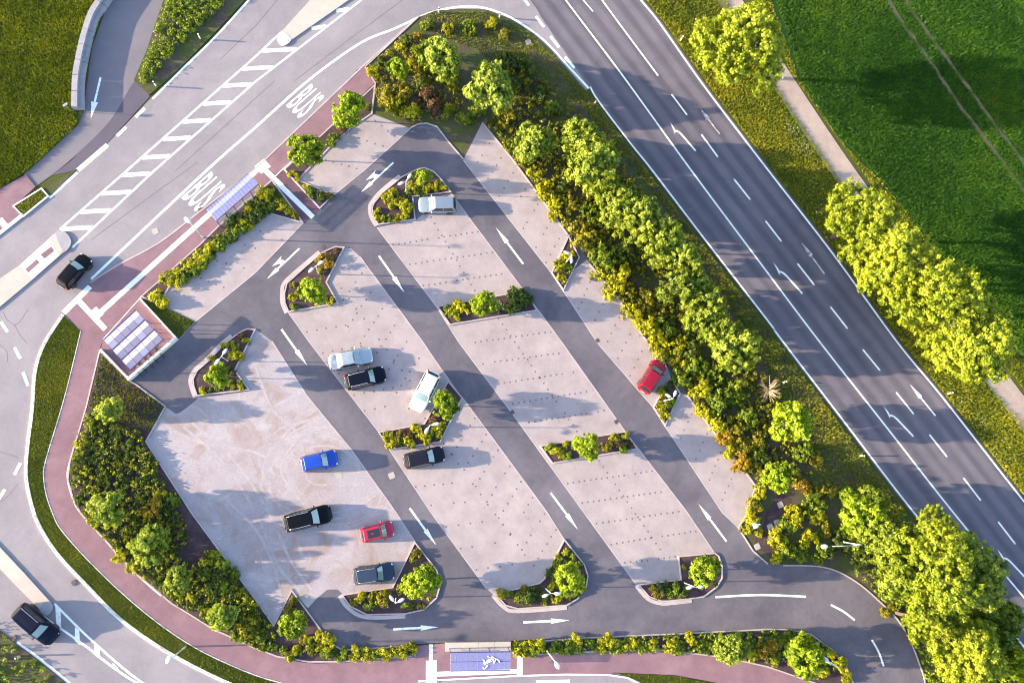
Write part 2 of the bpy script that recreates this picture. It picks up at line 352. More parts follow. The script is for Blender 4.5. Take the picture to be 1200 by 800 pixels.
def line(parent, pts, w, m='paint', z=ZP, name='line_marking', smooth=True):
    return strip(name, W(cr(pts, 5) if smooth and len(pts) > 2 else pts), w, z, MT[m], parent)
hl = [(p[0] + 1.5, p[1]) for p in [(690, 102), (700, 119), (738, 169), (763, 200), (824, 280), (900, 378), (912, 395), (990, 497), (1066, 596), (1166, 718), (1260, 832)]]
line(highway, hl, 0.20, name='edge_line')
line(highway, [(612, -68), (662.5, 0), (720, 76), (750, 117), (810, 200), (900, 320.5), (960, 400), (1040, 502), (1116, 599), (1200, 700), (1290, 808)], 0.20, name='centre_line')
line(highway, [(p[0] - 3.5, p[1]) for p in HR[1:-1]], 0.20, name='edge_line')
line(highway, [(655, -70), (705, 0), (771, 89)], 0.20, name='lane_line')
line(highway, [(672, -14), (683, 0), (695, 14)], 0.16, 'paint', name='lane_line')
for a, b in [((787, 111), (805, 135)), ((822, 158), (841, 184)), ((860, 210), (879, 234)), ((897, 259), (915.5, 283)), ((934.5, 309), (954, 334)), ((973, 359.5), (993, 385)), ((1011, 409.5), (1031, 434)), ((1050, 459.5), (1070.5, 485)), ((1089, 509), (1109.5, 535)), ((1129, 560), (1149, 586)), ((1169.5, 611), (1189.5, 637)), ((1211, 663), (1232, 689))]:
    line(highway, [a, b], 0.20, name='dash_marking')
for a, b in [((603, -16), (620, 7)), ((628, 19.5), (637.5, 32)), ((645, 43), (655, 56)), ((662, 67), (673, 80))]: line(highway, [a, b], 0.34, name='dash_marking')
def arrow(parent, tail, tip, m='paint', z=ZP, w=0.18, hw=0.55, hl_=0.42, barb=0):
    a, b = P(*tail), P(*tip); d = (b - a); L = d.length; d /= L; n = Vector((-d.y, d.x, 0)); neck = a + d * L * (1 - hl_)
    vs = [a + n * w / 2, a - n * w / 2, neck - n * w / 2, neck + n * w / 2, neck - n * hw / 2, b, neck + n * hw / 2]; fs = [(0, 1, 2, 3), (4, 5, 6)]
    if barb:                                     # a side barb: the turning half of a combined arrow
        s = barb; c = a + d * L * 0.42; e = len(vs); n2 = n * s; k = d * L
        vs += [c + n2 * w / 2, c + k * 0.14 + n2 * w / 2, c + k * 0.14 + n2 * 0.46, c + k * 0.05 + n2 * 0.46]
        fs.append((e, e + 1, e + 2, e + 3)); e = len(vs)
        vs += [c - k * 0.02 + n2 * 0.72 , c + k * 0.15 + n2 * 0.30, c + k * 0.30 + n2 * 0.62]; fs.append((e, e + 1, e + 2))
    me = mesh_from('arrow_marking', [(v.x, v.y, z) for v in vs], fs)
    bm = bmesh.new(); bm.from_mesh(me)
    for f in bm.faces:
        f.normal_update()
        if f.normal.z < 0: f.normal_flip()
    bm.to_mesh(me); bm.free()
    return link('arrow_marking', me, MT[m], parent)
def turn_arrow(parent, tail, tip, side, m, z=ZP):
    a, b = P(*tail), P(*tip); d = (b - a); L = d.length; d /= L; n = Vector((-d.y, d.x, 0)) * side
    c = a + d * L * 0.56; z3 = Vector((0, 0, z))
    pts = [a, c, c + d * L * 0.10 + n * 0.06, c + d * L * 0.17 + n * 0.24, c + d * L * 0.19 + n * 0.40]
    strip('arrow_marking', [tuple(p)[:2] for p in pts], 0.21, z, MT[m], parent)
    h = pts[-1]; tri = [h - d * .38 + n * .22, h + d * .22 - n * .22, b + n * .1]
    tri = [Vector((p.x, p.y, z + .001)) for p in tri]
    link('arrow_head_marking', mesh_from('arrow_head_marking', tri, [(0, 1, 2)] if (tri[1] - tri[0]).cross(tri[2] - tri[0]).z > 0 else [(0, 2, 1)]), MT[m], parent)
for tl, tp, m in [((815, 177), (786, 143), 'paint'), ((940, 344), (907, 307), 'paint'), ((1070, 511), (1036, 475), 'paint'), ((1203, 678), (1169, 642), 'paint')]: turn_arrow(highway, tl, tp, 1, m)
arrow(highway, (1096, 487), (1066, 450)); arrow(highway, (843, 157), (820, 127), 'paint_old'); arrow(highway, (966, 321), (939, 284), 'paint_old')
# street lines
def sline(pts, w, nm='line_marking', m='paint', sm=True): return line(street, pts, w, m, 0.028, nm, sm)
sline([(360, -80), (291, 1), (250, 46), (215, 80), (179, 116)], 0.24, 'edge_line')
for a, b in [((170, 127), (159, 137.5)), ((148, 149), (137, 159.5))]: sline([a, b], 0.34, 'dash_marking')
sline([(126, 170), (91, 200)], 0.5, 'edge_line'); sline([(91, 202), (58, 232)], 0.3, 'edge_line')
sline([(371, 3), (320, 47), (300, 66), (150, 199), (70, 269)], 0.22, 'hatch_border', sm=False)
sline([(470, -40), (424, 0), (300, 95.5), (181, 200), (85, 290)], 0.22, 'hatch_border', sm=False)
def xl(y): return np.interp(y, [3, 47, 66, 199, 269], [371, 320, 300, 150, 70])
def xr(y): return np.interp(y, [-40, 0, 95.5, 200, 290], [470, 424, 300, 181, 85])
for y, x0 in [(12, 393), (32.5, 364), (59, None), (80, None), (100, None), (121, None), (142, None), (162.5, None), (184, None), (204.5, None), (226, None), (247.5, None), (267.5, None)]:
    a = x0 or xl(y + 1); line(street, [(a + 1, y + 1), (xr(y - 1) - 1, y - 1)], 0.46, 'paint', 0.032, 'hatch_bar')
BUSL = [(107, 327), (241, 201), (300, 149), (362, 94), (422, 51), (462, 34), (500, 17), (530, 9.5), (560, 8.5), (590, 17), (615, 31), (640, 50), (665, 77), (690, 104)]
sline(BUSL, 0.26, 'lane_line')
for a, b in [((17, 407), (24, 420)), ((27, 436), (33, 452)), ((24, 542), (17, 556)), ((6, 573), (-1, 584)), ((1, 377), (9, 389))]: sline([a, b], 0.30, 'dash_marking')
sline([(51, 722), (100, 756), (135, 783), (172, 806), (240, 840)], 0.2, 'hatch_border'); sline([(64, 707), (110, 752), (168, 800), (240, 840)], 0.2, 'hatch_border')
for pts in ([(65, 710), (71, 713), (72, 735), (66, 731)], [(88, 734), (93, 738), (94, 755), (88, 751)], [(111, 755), (117, 760), (118, 772), (111, 767)], [(132, 776), (138, 781), (139, 786), (133, 783)]):
    sheet('hatch_bar', W(pts), 0.032, MT['paint'], street)
sline([(20, 752), (45, 770), (82, 800), (130, 840)], 0.22, 'edge_line')
sline([(628, 799), (668, 798)], 0.4, 'bus_bay_marking')
for a, b in [((258, 70), (300, 30)), ((300, 30), (325, 0)), ((206, 200), (322, 95)), ((345, 95), (472, 0)), ((107, 281), (232, 190))]:   # sealed seams in the old asphalt
    line(street, [a, ((a[0] + b[0]) / 2 + 1, (a[1] + b[1]) / 2 - 1), b], 0.06, 'stud', 0.0245, 'sealed_seam')
for a in ([(4, 365), (8, 374), (17, 381), (24, 393), (32, 402)], [(17, 381), (24, 376), (33, 362)], [(0, 529), (10, 532), (22, 536)], [(0, 404), (8, 412), (9, 424)], [(22, 566), (12, 578), (2, 588)]):
    line(street, a, 0.05, 'stud', 0.0245, 'sealed_seam')
# BUS lettering
def lettering(parent, word, centre, up_a, up_b, height, width, z, m):
    cu = bpy.data.curves.new('lettering', 'FONT'); cu.body = word; cu.align_x = 'CENTER'; cu.align_y = 'CENTER'; cu.resolution_u = 3; cu.offset = 0.012
    tmp = bpy.data.objects.new('tmp', cu); COL.objects.link(tmp); dg = bpy.context.evaluated_depsgraph_get(); dg.update()
    me = bpy.data.meshes.new_from_object(tmp.evaluated_get(dg)); bpy.data.objects.remove(tmp)
    co = np.empty(len(me.vertices) * 3); me.vertices.foreach_get('co', co); co = co.reshape(-1, 3)
    lo, hi = co.min(0), co.max(0); co = (co - (lo + hi) / 2) / np.maximum(hi - lo, 1e-6)
    up = (P(*up_b) - P(*up_a)).normalized(); rt = Vector((up.y, -up.x, 0)); c = P(*centre)
    out = [c + rt * (q[0] * width) + up * (q[1] * height) for q in co]
    me.vertices.foreach_set('co', np.array([(v.x, v.y, z) for v in out]).ravel()); me.update()
    me.materials.clear()
    return link('bus_lettering', me, MT[m], parent)
lettering(street, 'BUS', (358, 119), (300, 165), (400, 78), 3.9, 2.15, 0.032, 'paint')
lettering(street, 'BUS', (239, 225), (190, 268), (290, 180), 4.3, 2.3, 0.032, 'paint')

# ---- verges, bike path, left pavement
ZV = 0.10
V1 = [(-160, -120), (140, -120), (134, -20), (128, 0), (108, 55), (98, 130), (92, 146), (35, 199), (0, 222), (-160, 300)]
sheet('grass_verge', W(V1), ZV, MT['turf'], z0=0, **ST)
BP = [(160, -120), (134, -20), (112, 40), (98, 130), (92, 146), (35, 199), (20, 208), (40, 232), (80, 202), (126, 168), (176, 118), (157, 95), (172, 60), (192, 0), (215, -60), (240, -120)]
path = sheet('bike_path', W([(170, -120), (132, -20), (104, 60), (94, 130), (92, 146), (35, 199), (28, 204), (42, 219)] + cr([(42, 219), (80, 190), (122, 150), (140, 125), (152, 104), (158, 95)], 4)[1:] + [(172, 60), (192, 0), (215, -60), (240, -120)]), 0.028, MT['path'], **ST)
sheet('path_mouth', W([(60, 206), (82, 190), (122, 148), (148, 112), (157, 94), (176, 113), (126, 168), (88, 200)]), 0.0235, MT['path_new'], **ST)
arrow(path, (118, 91), (106.5, 139), 'paint', 0.034, 0.22, 0.7, 0.40)
V2 = [(192, 0), (172, 60), (157, 95), (175, 112), (205, 86), (248, 43), (287, 1), (350, -70), (240, -120), (215, -60)]
sheet('roadside_verge', W(V2), ZV, MT['scrub'], z0=0, **ST)
lp = sheet('pavement', W([(-160, 305), (0, 222), (31, 205), (42, 219), (17, 242), (28, 253), (0, 276), (-160, 390)]), 0.12, MT['red'], z0=0, **ST)
strip('tactile_strip', W([(0, 257), (9, 268)]), 0.6, 0.124, MT['tactile'], lp)
link('kerb', ribbon_mesh('kerb', W([(-160, 390), (0, 276), (29, 253)]), 0.0, 0.34, 0.0, 0.13), MT['kerb_white'], lp)
gt = sheet('grass_verge', W([(17, 242), (49, 222), (56, 230), (28, 253)]), ZV, MT['turf'], z0=0, **ST)
link('kerb', ribbon_mesh('kerb', W([(17, 242), (49, 222), (56, 230), (28, 253)]), -0.02, 0.12, 0.0, 0.15, True), MT['kerb_white'], gt)
sheet('gravel_margin', W([(49, 222), (91, 198), (60, 229), (56, 230)]), 0.06, MT['scrub'], z0=0, **ST)
V4 = [(-160, 660), (0, 738), (17, 752), (45, 773), (80, 802), (140, 860), (140, 1000), (-160, 1000)]
sheet('grass_verge', W(V4), ZV, MT['scrub'], z0=0, **ST)

# ---- red pavement round the car park
S_OUT = [(76, 367), (106, 331)] + cr([(106, 331), (137, 311), (187, 284), (235, 247), (297, 200)], 3)[1:] + [(426, 77)]
S_R = [(440, 97), (374, 161), (332, 198), (319, 211), (256, 265), (234, 287), (165, 349), (121, 398), (117, 410)] + cr([(117, 410), (101, 477), (82, 540), (79.5, 562), (86, 585), (94, 600), (120, 629), (160, 672), (200, 706), (250, 737), (299, 759), (325, 769), (362, 776), (400, 775), (487, 768)], 4)[1:] + [(488, 756), (522, 753), (598, 750), (602, 768), (675, 764), (772, 761), (807, 765), (850, 770), (899, 781), (960, 802), (1030, 830)]
S_BOT = [(960, 830), (850, 801), (790, 790), (720, 787), (712, 790.5), (662, 790), (600, 792), (490, 798), (440, 803), (345, 806)]
S_L = cr([(345, 803), (299, 790), (240, 764), (195, 736), (150, 700), (105, 657), (72, 620), (62, 600), (55, 580), (52, 560), (54, 540), (75, 470), (92, 402), (95, 388)], 4)
pav = sheet('pavement', W(S_OUT + S_R + S_BOT + S_L), 0.12, MT['red'], z0=0, **ST)
link('kerb', ribbon_mesh('kerb', W([(106, 331)] + cr([(106, 331), (137, 311), (187, 284), (235, 247), (297, 200)], 3)[1:] + [(426, 77), (490, 19.5)]), -0.13, 0.02, 0.0, 0.135), MT['kerb'], pav)
link('kerb', ribbon_mesh('kerb', W([(490, 798), (600, 792), (662, 790), (712, 790.5), (735, 794), (760, 806)]), -0.02, 0.14, 0.0, 0.135), MT['kerb_white'], pav)
link('edging', ribbon_mesh('edging', W(S_R[1:8]), -0.03, 0.05, 0.0, 0.135), MT['kerb_white'], pav)
link('edging', ribbon_mesh('edging', W(S_R[8:40]), -0.03, 0.05, 0.0, 0.135), MT['kerb_white'], pav)
link('edging', ribbon_mesh('edging', W(S_L), -0.03, 0.05, 0.0, 0.135), MT['kerb_white'], pav)
V3L = cr([(73, 368), (51, 402), (40, 435), (36.5, 480), (31, 525), (29.5, 560), (38, 599), (48, 622), (68, 652), (101, 687), (141, 727), (196, 765), (262, 799), (340, 830)], 4)
V3 = V3L + [(345, 803)] + S_L[1:]
gv = sheet('grass_verge', W(V3), 0.105, MT['turf'], z0=0, **ST)
link('kerb', ribbon_mesh('kerb', W(V3L), -0.02, 0.30, 0.0, 0.14), MT['kerb_white'], gv)
V5 = [(720, 787.5), (790, 790.5), (850, 802), (960, 833), (1010, 860), (900, 860), (800, 816), (760, 802), (735, 792)]
gv2 = sheet('grass_verge', W(V5), 0.105, MT['turf'], z0=0, **ST)
ZT = 0.125
for pts, w in [([(114, 370), (246, 251)], 0.52), ([(246, 251), (306, 196)], 0.5), ([(304, 191), (312, 200)], 1.3), ([(310, 199), (331, 219)], 0.55), ([(91, 351), (124, 386)], 0.55), ([(109, 363), (118, 372)], 0.9), ([(106, 336), (75, 367)], 0.55),
              ([(505, 754), (505, 774)], 0.4), ([(505.5, 773), (505.5, 799)], 1.1), ([(511, 789), (606, 785.5)], 0.45), ([(609, 768), (609, 792)], 0.6)]:
    strip('tactile_strip', W(pts), w, ZT, MT['tactile'], pav); ZT += 0.0005
# ---- walkway from the bus stop to the car park
wk = sheet('walkway', W([(319, 211), (332, 198), (375, 245), (356, 262)]), 0.11, MT['redd'], z0=0, **ST)
strip('tactile_strip', W([(327, 216), (367, 255)]), 0.55, 0.115, MT['tactile'], wk)
for a in ([(319, 211), (356, 262)], [(332, 198), (375, 245)]): link('edging', ribbon_mesh('edging', W(a), -0.05, 0.05, 0, 0.13), MT['kerb_white'], wk)

# ---- traffic islands
def island(px, m='concrete', z=0.14):
    o = sheet('traffic_island', W(px), z, MT[m], z0=0, **ST)
    return o
i1 = island([(325.5, 46), (327, 41), (331, 37), (361, 4), (395, -40), (470, -40), (420, -8), (410, 0), (341, 48), (336, 52), (330, 53), (326, 50)])
sheet('end_cap', W(cr([(325, 46), (331, 38), (341, 47), (336, 53), (329, 54)], 4, True)), 0.17, MT['tactile'], i1, z0=0.141)
i2 = island([(-160, 470), (-160, 400), (0, 327), (24, 311), (66, 273), (73, 271), (80, 275), (84, 283), (82, 290), (75, 296), (39, 327.5), (0, 360)])
sheet('tactile_strip', W([(24, 311), (64, 275), (72.5, 297), (38, 327)]), 0.147, MT['tactile'], i2, z0=0.1405)
for q in ([(30, 316), (44, 304), (47, 308), (34, 320)], [(48, 299), (61, 289), (64.5, 294.5), (53, 303.5)]): sheet('red_block', W(q), 0.152, MT['red'], i2, z0=0.147)
sheet('middle_slab', W([(57, 283), (66, 274), (76, 293), (70, 299)]), 0.156, MT['concrete'], i2, z0=0.147)
sheet('end_cap', W(cr([(66, 274), (73, 271), (80, 275), (84, 283), (82, 290), (75, 295)], 4, True)), 0.18, MT['wallc'], i2, z0=0.15)
i3 = island([(-160, 480), (0, 640), (30, 672), (60, 705), (62, 712), (57, 719), (50, 717), (46, 712), (20, 686), (0, 665), (-160, 520)])
sheet('end_cap', W(cr([(48, 712), (54, 704.5), (62, 707), (62, 714), (57, 720), (50, 718)], 4, True)), 0.17, MT['wallc'], i3, z0=0.141)

# ---- scrub bank between car park and highway
BANK = [(428, 79), (490, 21), (510, 13), (540, 11), (570, 12), (600, 24), (625, 40), (648, 62), (686, 106), (736, 170), (760, 203), (822, 284), (898, 382), (910, 400), (1064, 602), (1118, 668), (1164, 723), (1255, 836), (1330, 930), (1100, 930), (1084, 802),
    (1076, 775), (1066, 750), (1051, 725), (1031, 705), (1008, 685), (983, 670), (957, 663), (917, 662), (899, 661), (882, 645), (865, 618), (876, 600), (885, 569), (870, 548), (830, 498), (805, 463), (797, 460), (785, 440), (780, 426), (757, 399), (722, 347), (687, 305),
    (679, 302), (665, 275), (599, 185), (565, 144), (543, 188), (525, 167), (512, 150), (500, 146), (490, 146), (480, 151), (436, 134), (440, 98)]
sheet('planted_bank', W(BANK), 0.09, MT['scrub'], z0=0, **ST)
# ---- car park
CP = [(500, 144), (512, 148), (525, 165), (543, 186), (566, 142), (600, 184), (667, 274), (700, 320), (760, 398), (800, 455), (888, 568), (878, 602), (866, 618), (883, 644), (899, 659), (917, 661), (957, 662)] + \
    cr([(957, 662), (983, 669), (1008, 684), (1031, 704), (1051, 724), (1066, 749), (1076, 774), (1082, 802), (1088, 860), (1090, 930)], 4)[1:] + [(1015, 930), (1010, 860), (1001, 802)] + \
    cr([(1001, 802), (990, 777), (975, 760), (950, 742), (925, 737), (899, 736)], 3)[1:] + [(800, 741), (687, 746), (598, 750), (517, 752), (425, 759), (402, 760), (390, 754), (362, 717), (342, 690), (321, 731), (226, 601), (172, 517), (195, 476), (160, 450), (154, 447), (210, 398), (228, 378), (187, 357), (200, 335), (225, 325), (309, 249), (356, 262), (392, 229), (350, 211), (395, 165), (436, 133), (481, 151), (490, 145)]
cpk = sheet('car_park_road', W(CP), 0.03 + 0.062, MT['lane'], z0=0, **ST)     # the plateau of the car park
ZC = 0.096
BAYS = {
 'C': [(442, 267), (487, 258), (529, 227), (550, 256), (599, 321), (656, 398), (732, 505), (805, 600), (836, 646), (842, 660), (830, 690), (790, 700), (760, 698), (745, 684), (684, 600), (600, 484), (537, 400), (512, 360)],
 'B': [(338, 366), (336, 360), (345, 345), (383, 331), (404, 290), (412, 292), (422, 301), (432, 315), (495, 400), (542, 466), (600, 544), (641, 600), (661, 632), (670, 660), (660, 690), (600, 704), (582, 700), (570, 689), (505, 600), (456, 526), (444, 506), (362, 400)],
 'D1': [(565, 144), (599, 185), (665, 275), (660, 341), (646, 320), (552, 200), (543, 188)],
 'D2': [(660, 341), (670, 318), (687, 305), (722, 347), (757, 399), (780, 426), (785, 440), (790, 470), (779, 499), (765, 477), (700, 402)],
 'D3': [(779, 499), (790, 470), (797, 460), (805, 463), (830, 498), (870, 548), (885, 569), (876, 600), (865, 618), (846, 600)],
 'E1': [(436, 134), (481, 151), (427, 200), (391, 229), (350, 211), (395, 165)],
 'E2': [(309, 249), (355, 262), (299, 320), (229, 377), (187, 357), (200, 335), (225, 325)]}
BAY = {k: sheet('parking_bay_paving', W(v), ZC, MT['bay'], cpk) for k, v in BAYS.items()}
glot = sheet('gravel_lot', W(cr([(195, 477), (201, 481), (208, 484.5), (220, 477), (232, 467)], 3) + [(293, 458), (276, 434), (300, 386), (319, 400), (360, 464), (412, 527), (464, 600), (486, 634), (470, 690), (403, 697), (396, 690), (384, 690), (372, 700), (361, 712), (342, 690), (321, 731), (300, 701), (226, 601), (172, 517)]), ZC, MT['gravel'], cpk)
rg = random.Random(5)
for k in range(26):                # tyre tracks where cars turn in circles
    cx, cy = 384 + rg.uniform(-9, 9), 550 + rg.uniform(-8, 8); r0 = rg.choice([30, 36, 42, 48, 55, 60, 66, 72, 78]) + rg.uniform(-3, 3); a0 = rg.uniform(0, 6.28); da = rg.uniform(.9, 2.6); ex = rg.uniform(.72, .95)
    ln = [(cx + r0 * math.cos(a0 + da * t / 14) * (1 + .05 * math.sin(t)), cy + r0 * ex * math.sin(a0 + da * t / 14)) for t in range(15)]
    ln = [q for q in ln if q[0] < 330 + (q[1] - 420) * .74 and q[0] > 185 + (q[1] - 540) * .7]
    if len(ln) > 3: strip('tyre_track', W(ln), rg.uniform(.14, .24), 0.0972 + k * .00012, MT['tyre_track'], glot)
for kk, a in enumerate(([(215, 500), (260, 540), (300, 600), (325, 660), (350, 690)], [(225, 495), (275, 540), (315, 600), (340, 655), (365, 690)], [(205, 505), (240, 520), (300, 530), (345, 560)], [(330, 700), (320, 660), (300, 620), (270, 590)], [(300, 430), (320, 480), (350, 510), (360, 560)])):
    strip('tyre_track', W(cr(a, 6)), .26, 0.1005 + kk * .0006, MT['tyre_track'], glot)
def cline(pts, w, nm='line_marking', z=0.1): return line(cpk, pts, w, 'paint', z, nm)
for tl, tp in [((461, 736.5), (514, 734)), ((613, 728.5), (667, 726)), ((444, 300), (474, 343)), ((645, 577), (677, 620)), ((330, 386), (360, 428)), ((480, 595), (511, 638)), ((613, 309.5), (581, 267)), ((851, 634), (818, 590))]:
    arrow(cpk, tl, tp, 'paint', 0.1, 0.22, 0.52, 0.40)
arrow(cpk, (351, 291.5), (313, 327), 'paint', 0.1, 0.18, 0.46, 0.32, -1); arrow(cpk, (461, 191), (423, 226), 'paint', 0.1, 0.18, 0.46, 0.32, -1)
for p in ([(838, 699), (890, 696.5), (944, 698.5)], [(973, 708), (988, 716), (1001, 726)], [(1021, 749), (1029, 763), (1035, 780)], [(1040, 800), (1042, 820), (1043, 840)]): cline(p, 0.22, 'dash_marking')
# edging where paving meets asphalt
for p in ([(442, 267), (512, 360), (537, 400), (600, 484), (684, 600), (745, 684)], [(529, 227), (550, 256), (599, 321), (656, 398), (732, 505), (805, 600), (836, 646)], [(338, 366), (362, 400), (444, 506)], [(456, 526), (505, 600), (570, 689)], [(422, 301), (432, 315), (495, 400), (526, 446)], [(542, 466), (600, 544), (641, 600), (661, 632)],
          [(543, 188), (552, 200), (646, 320), (660, 341), (700, 402), (765, 477), (779, 499), (846, 600), (865, 618)], [(481, 151), (427, 200), (391, 229)], [(355, 262), (299, 320), (229, 377), (210, 397)], [(319, 400), (360, 464), (412, 527), (464, 600), (486, 634)]):
    link('edging', ribbon_mesh('edging', W(p), -0.06, 0.06, 0.05, 0.104), MT['kerb'], cpk)
# dark marker stones of the stalls
def studs(bay, rows, size=0.17):
    vs, fs = [], []
    for a, b, gap in rows:
        A, B = P(*a), P(*b); L = (B - A).length; n = max(int(L / gap), 1)
        for k in range(n + 1):
            if random.random() < 0.05: continue
            c = A.lerp(B, k / n) + Vector((random.uniform(-.03, .03), random.uniform(-.03, .03), 0)); e = len(vs); s = size / 2
            vs += [(c.x - s, c.y - s, 0), (c.x + s, c.y - s, 0), (c.x + s, c.y + s, 0), (c.x - s, c.y + s, 0)]; fs.append((e, e + 1, e + 2, e + 3))
    o = link('marker_stone', mesh_from('marker_stone', [(x, y, 0.1) for x, y, z in vs], fs), MT['stud'], BAY[bay], kind='stuff')
rowsC = [((461, 287), (560, 272), .62), ((480, 310), (577, 296), .62), ((496, 335), (588, 321), .62), ((550, 402), (645, 389), .62), ((566, 426), (655, 414), .62), ((584, 450), (672, 436), .62), ((601, 473), (687, 459), .62), ((620, 495), (714, 480), .62), ((665, 566), (764, 552), .62), ((682, 589), (781, 575), .62), ((699, 613), (795, 599), .62), ((716, 637), (815, 622), .62), ((732, 659), (791, 652), .62),
         ((501, 248), (556, 341), .75), ((584, 373), (676, 505), .75), ((702, 540), (778, 650), .75)]
studs('C', rowsC)
rowsB = []
for k in range(4): x, y = 360 + 18.5 * k, 389 + 24.5 * k; rowsB += [((x, y), (x + 45, y - 8), .95)]
rowsB += [((427, 481), (475, 472), .95), ((487, 570), (530, 566), .95), ((505, 592), (545, 588), .95), ((523, 617), (565, 611), .95), ((540, 642), (580, 636), .95), ((558, 667), (600, 661), .95)]
for k in range(8):
    x, y = 434 + 14.2 * k, 343 + 19.2 * k
    rowsB += [((x, y), (x - 26, y + 40), .85)]
for k in range(9):
    x, y = 556 + 13.6 * k, 490 + 18.6 * k
    if k != 8: rowsB += [((x, y), (x - 26, y + 42), .85)]
rowsB += [((424, 320), (402, 352), .9), ((400, 338), (480, 446), 1.3), ((520, 520), (615, 650), 1.3)]
studs('B', rowsB)
for bay, lst in (('D1', [((573, 168), (560, 190)), ((587, 186), (572, 210)), ((601, 203), (585, 230)), ((616, 222), (600, 248)), ((630, 240), (613, 268)), ((645, 260), (628, 290)), ((655, 280), (640, 308))]),
                 ('D2', [((691, 331), (678, 362)), ((711, 347), (697, 375)), ((725, 372), (712, 400)), ((738, 392), (724, 420)), ((752, 412), (738, 440))]),
                 ('D3', [((810, 485), (797, 513)), ((828, 508), (815, 538)), ((844, 530), (831, 562)), ((860, 553), (846, 585))])):
    studs(bay, [(a, b, .8) for a, b in lst])
studs('E1', [((411, 160), (449, 172), .8), ((382, 188), (418, 198), .8), ((440, 142), (462, 160), .9)]); studs('E2', [((275, 284), (299, 291), .8), ((255, 306), (286, 314), .8), ((236, 326), (262, 337), .8), ((305, 271), (330, 281), .8)])

# ---- planting beds with kerbs
def bed(px, m='soil', ks=0.12, wide=None, z=0.16, kz=0.22, kmat='kerb'):
    w = W(px)
    o = sheet('planting_bed', w, z, MT[m], z0=0.0, **ST)
    s = 1 if area2(w) > 0 else -1
    link('kerb', ribbon_mesh('kerb', w, -s * 0.02, s * ks, 0.0, kz, True), MT[kmat], o)
    return o
BED = {}
BED['A'] = [(300, 386), (290, 385), (283, 388), (273, 395), (259, 407), (245, 422), (231, 434), (226, 444), (227, 453), (231, 464), (293, 457), (276, 434)]
BED['Bt'] = [(404, 290), (393, 289), (385, 292.5), (376, 297), (357, 313), (336, 332), (333, 344), (333.5, 355), (338, 366), (397, 356), (383, 331)]
BED['Ct'] = [(490, 198), (498, 197), (508, 201), (516, 209), (525, 221), (529, 226), (484, 231), (487, 258), (443, 264), (437, 254), (435.5, 244), (438, 238), (448, 226), (470, 208)]
BED['Bm'] = [(443, 506), (497, 496), (525, 446), (542, 466), (516, 518), (457, 527)]
BED['C1'] = [(512, 359), (614, 341), (630, 364), (527, 381)]
BED['C2'] = [(632, 522), (732, 505), (747, 526), (647, 543)]
BED['D'] = [(486, 634), (512, 667), (517, 682), (512, 700), (497, 714), (475, 719), (430, 720), (410, 710), (400, 696), (460, 687)]
BED['Bb'] = [(661, 631), (674, 647), (685, 661), (689, 674), (687, 687), (677, 701), (664, 709), (607, 713), (592, 709), (579, 695), (632, 682), (637.5, 677)]
BED['Cb'] = [(794, 651), (837, 647), (842, 651), (846, 663), (846, 677), (839, 688), (824, 699), (810, 701), (783, 704), (774, 704), (760, 699), (747, 684), (797, 678)]
BED['E'] = [(666, 276), (646, 320), (660, 341), (679, 302)]
BED['F'] = [(785, 442), (765, 477), (779, 499), (797, 461)]
BED['L'] = [(117, 410), (101, 477), (82, 540), (79.5, 562), (86, 585), (94, 600), (120, 629), (160, 672), (200, 706), (250, 737), (299, 759), (325, 769), (362, 775), (400, 775), (487, 768), (487, 755), (425, 759), (402, 760), (390, 754), (380, 742), (362, 717), (342, 690), (321, 731), (299, 700), (226, 601), (172, 517), (195, 476), (160, 450), (154, 447)]
BED['S'] = [(602, 752), (687, 746), (800, 741), (899, 736), (925, 736.5), (950, 742), (975, 760), (990, 777), (1001, 802), (1003, 830), (960, 802), (899, 781), (850, 770), (807, 765), (772, 761), (675, 764), (602, 768)]
BED['H'] = [(165, 348), (234, 287), (256, 265), (319, 211), (356, 262), (309, 249), (225, 325), (200, 335), (187, 357)]
BED['W1'] = [(333, 199), (374, 161), (440, 99), (436, 134), (413, 150), (395, 165), (350, 211), (391, 229), (375, 245)]
for k, v in BED.items(): bed(v, z=0.15 if k in ('L', 'S', 'H', 'W1') else 0.16, kz=0.165 if k in ('L', 'S', 'H', 'W1') else 0.22)
for key, i0, i1 in (('A', 3, 10), ('Bt', 3, 9), ('Ct', 8, 14), ('D', 5, 9), ('Bb', 6, 10), ('Cb', 7, 12)):     # flush stone aprons round the island noses
    w = W(BED[key]); s_ = 1 if area2(w) > 0 else -1; ap = cr(w[i0:i1], 4)
    link('apron', ribbon_mesh('apron', ap, -s_ * 0.03, -s_ * 0.40, 0.0, 0.118), MT['kerb'], cpk)
gtri = sheet('grass_verge', W([(166, 350), (187, 357), (229, 377), (210, 397)]), 0.15, MT['turf'], z0=0, **ST)
banks = bpy.data.objects['planted_bank']
for p in ([(480, 151), (490, 146), (500, 145), (512, 149), (525, 166), (543, 187)], [(565, 144), (599, 185), (665, 275)], [(687, 305), (722, 347), (757, 399), (780, 426)], [(805, 463), (830, 498), (870, 548), (885, 569), (876, 600), (865, 618), (882, 645), (899, 660)],
          cr([(917, 662), (957, 663), (983, 670), (1008, 685), (1031, 705), (1051, 725), (1066, 750), (1076, 775), (1084, 803), (1088, 860)], 4), [(428, 79), (490, 21)], [(428, 79), (440, 98), (436, 134)]):
    link('kerb', ribbon_mesh('kerb', W(p), -0.07, 0.07, 0.0, 0.16), MT['kerb'], banks)
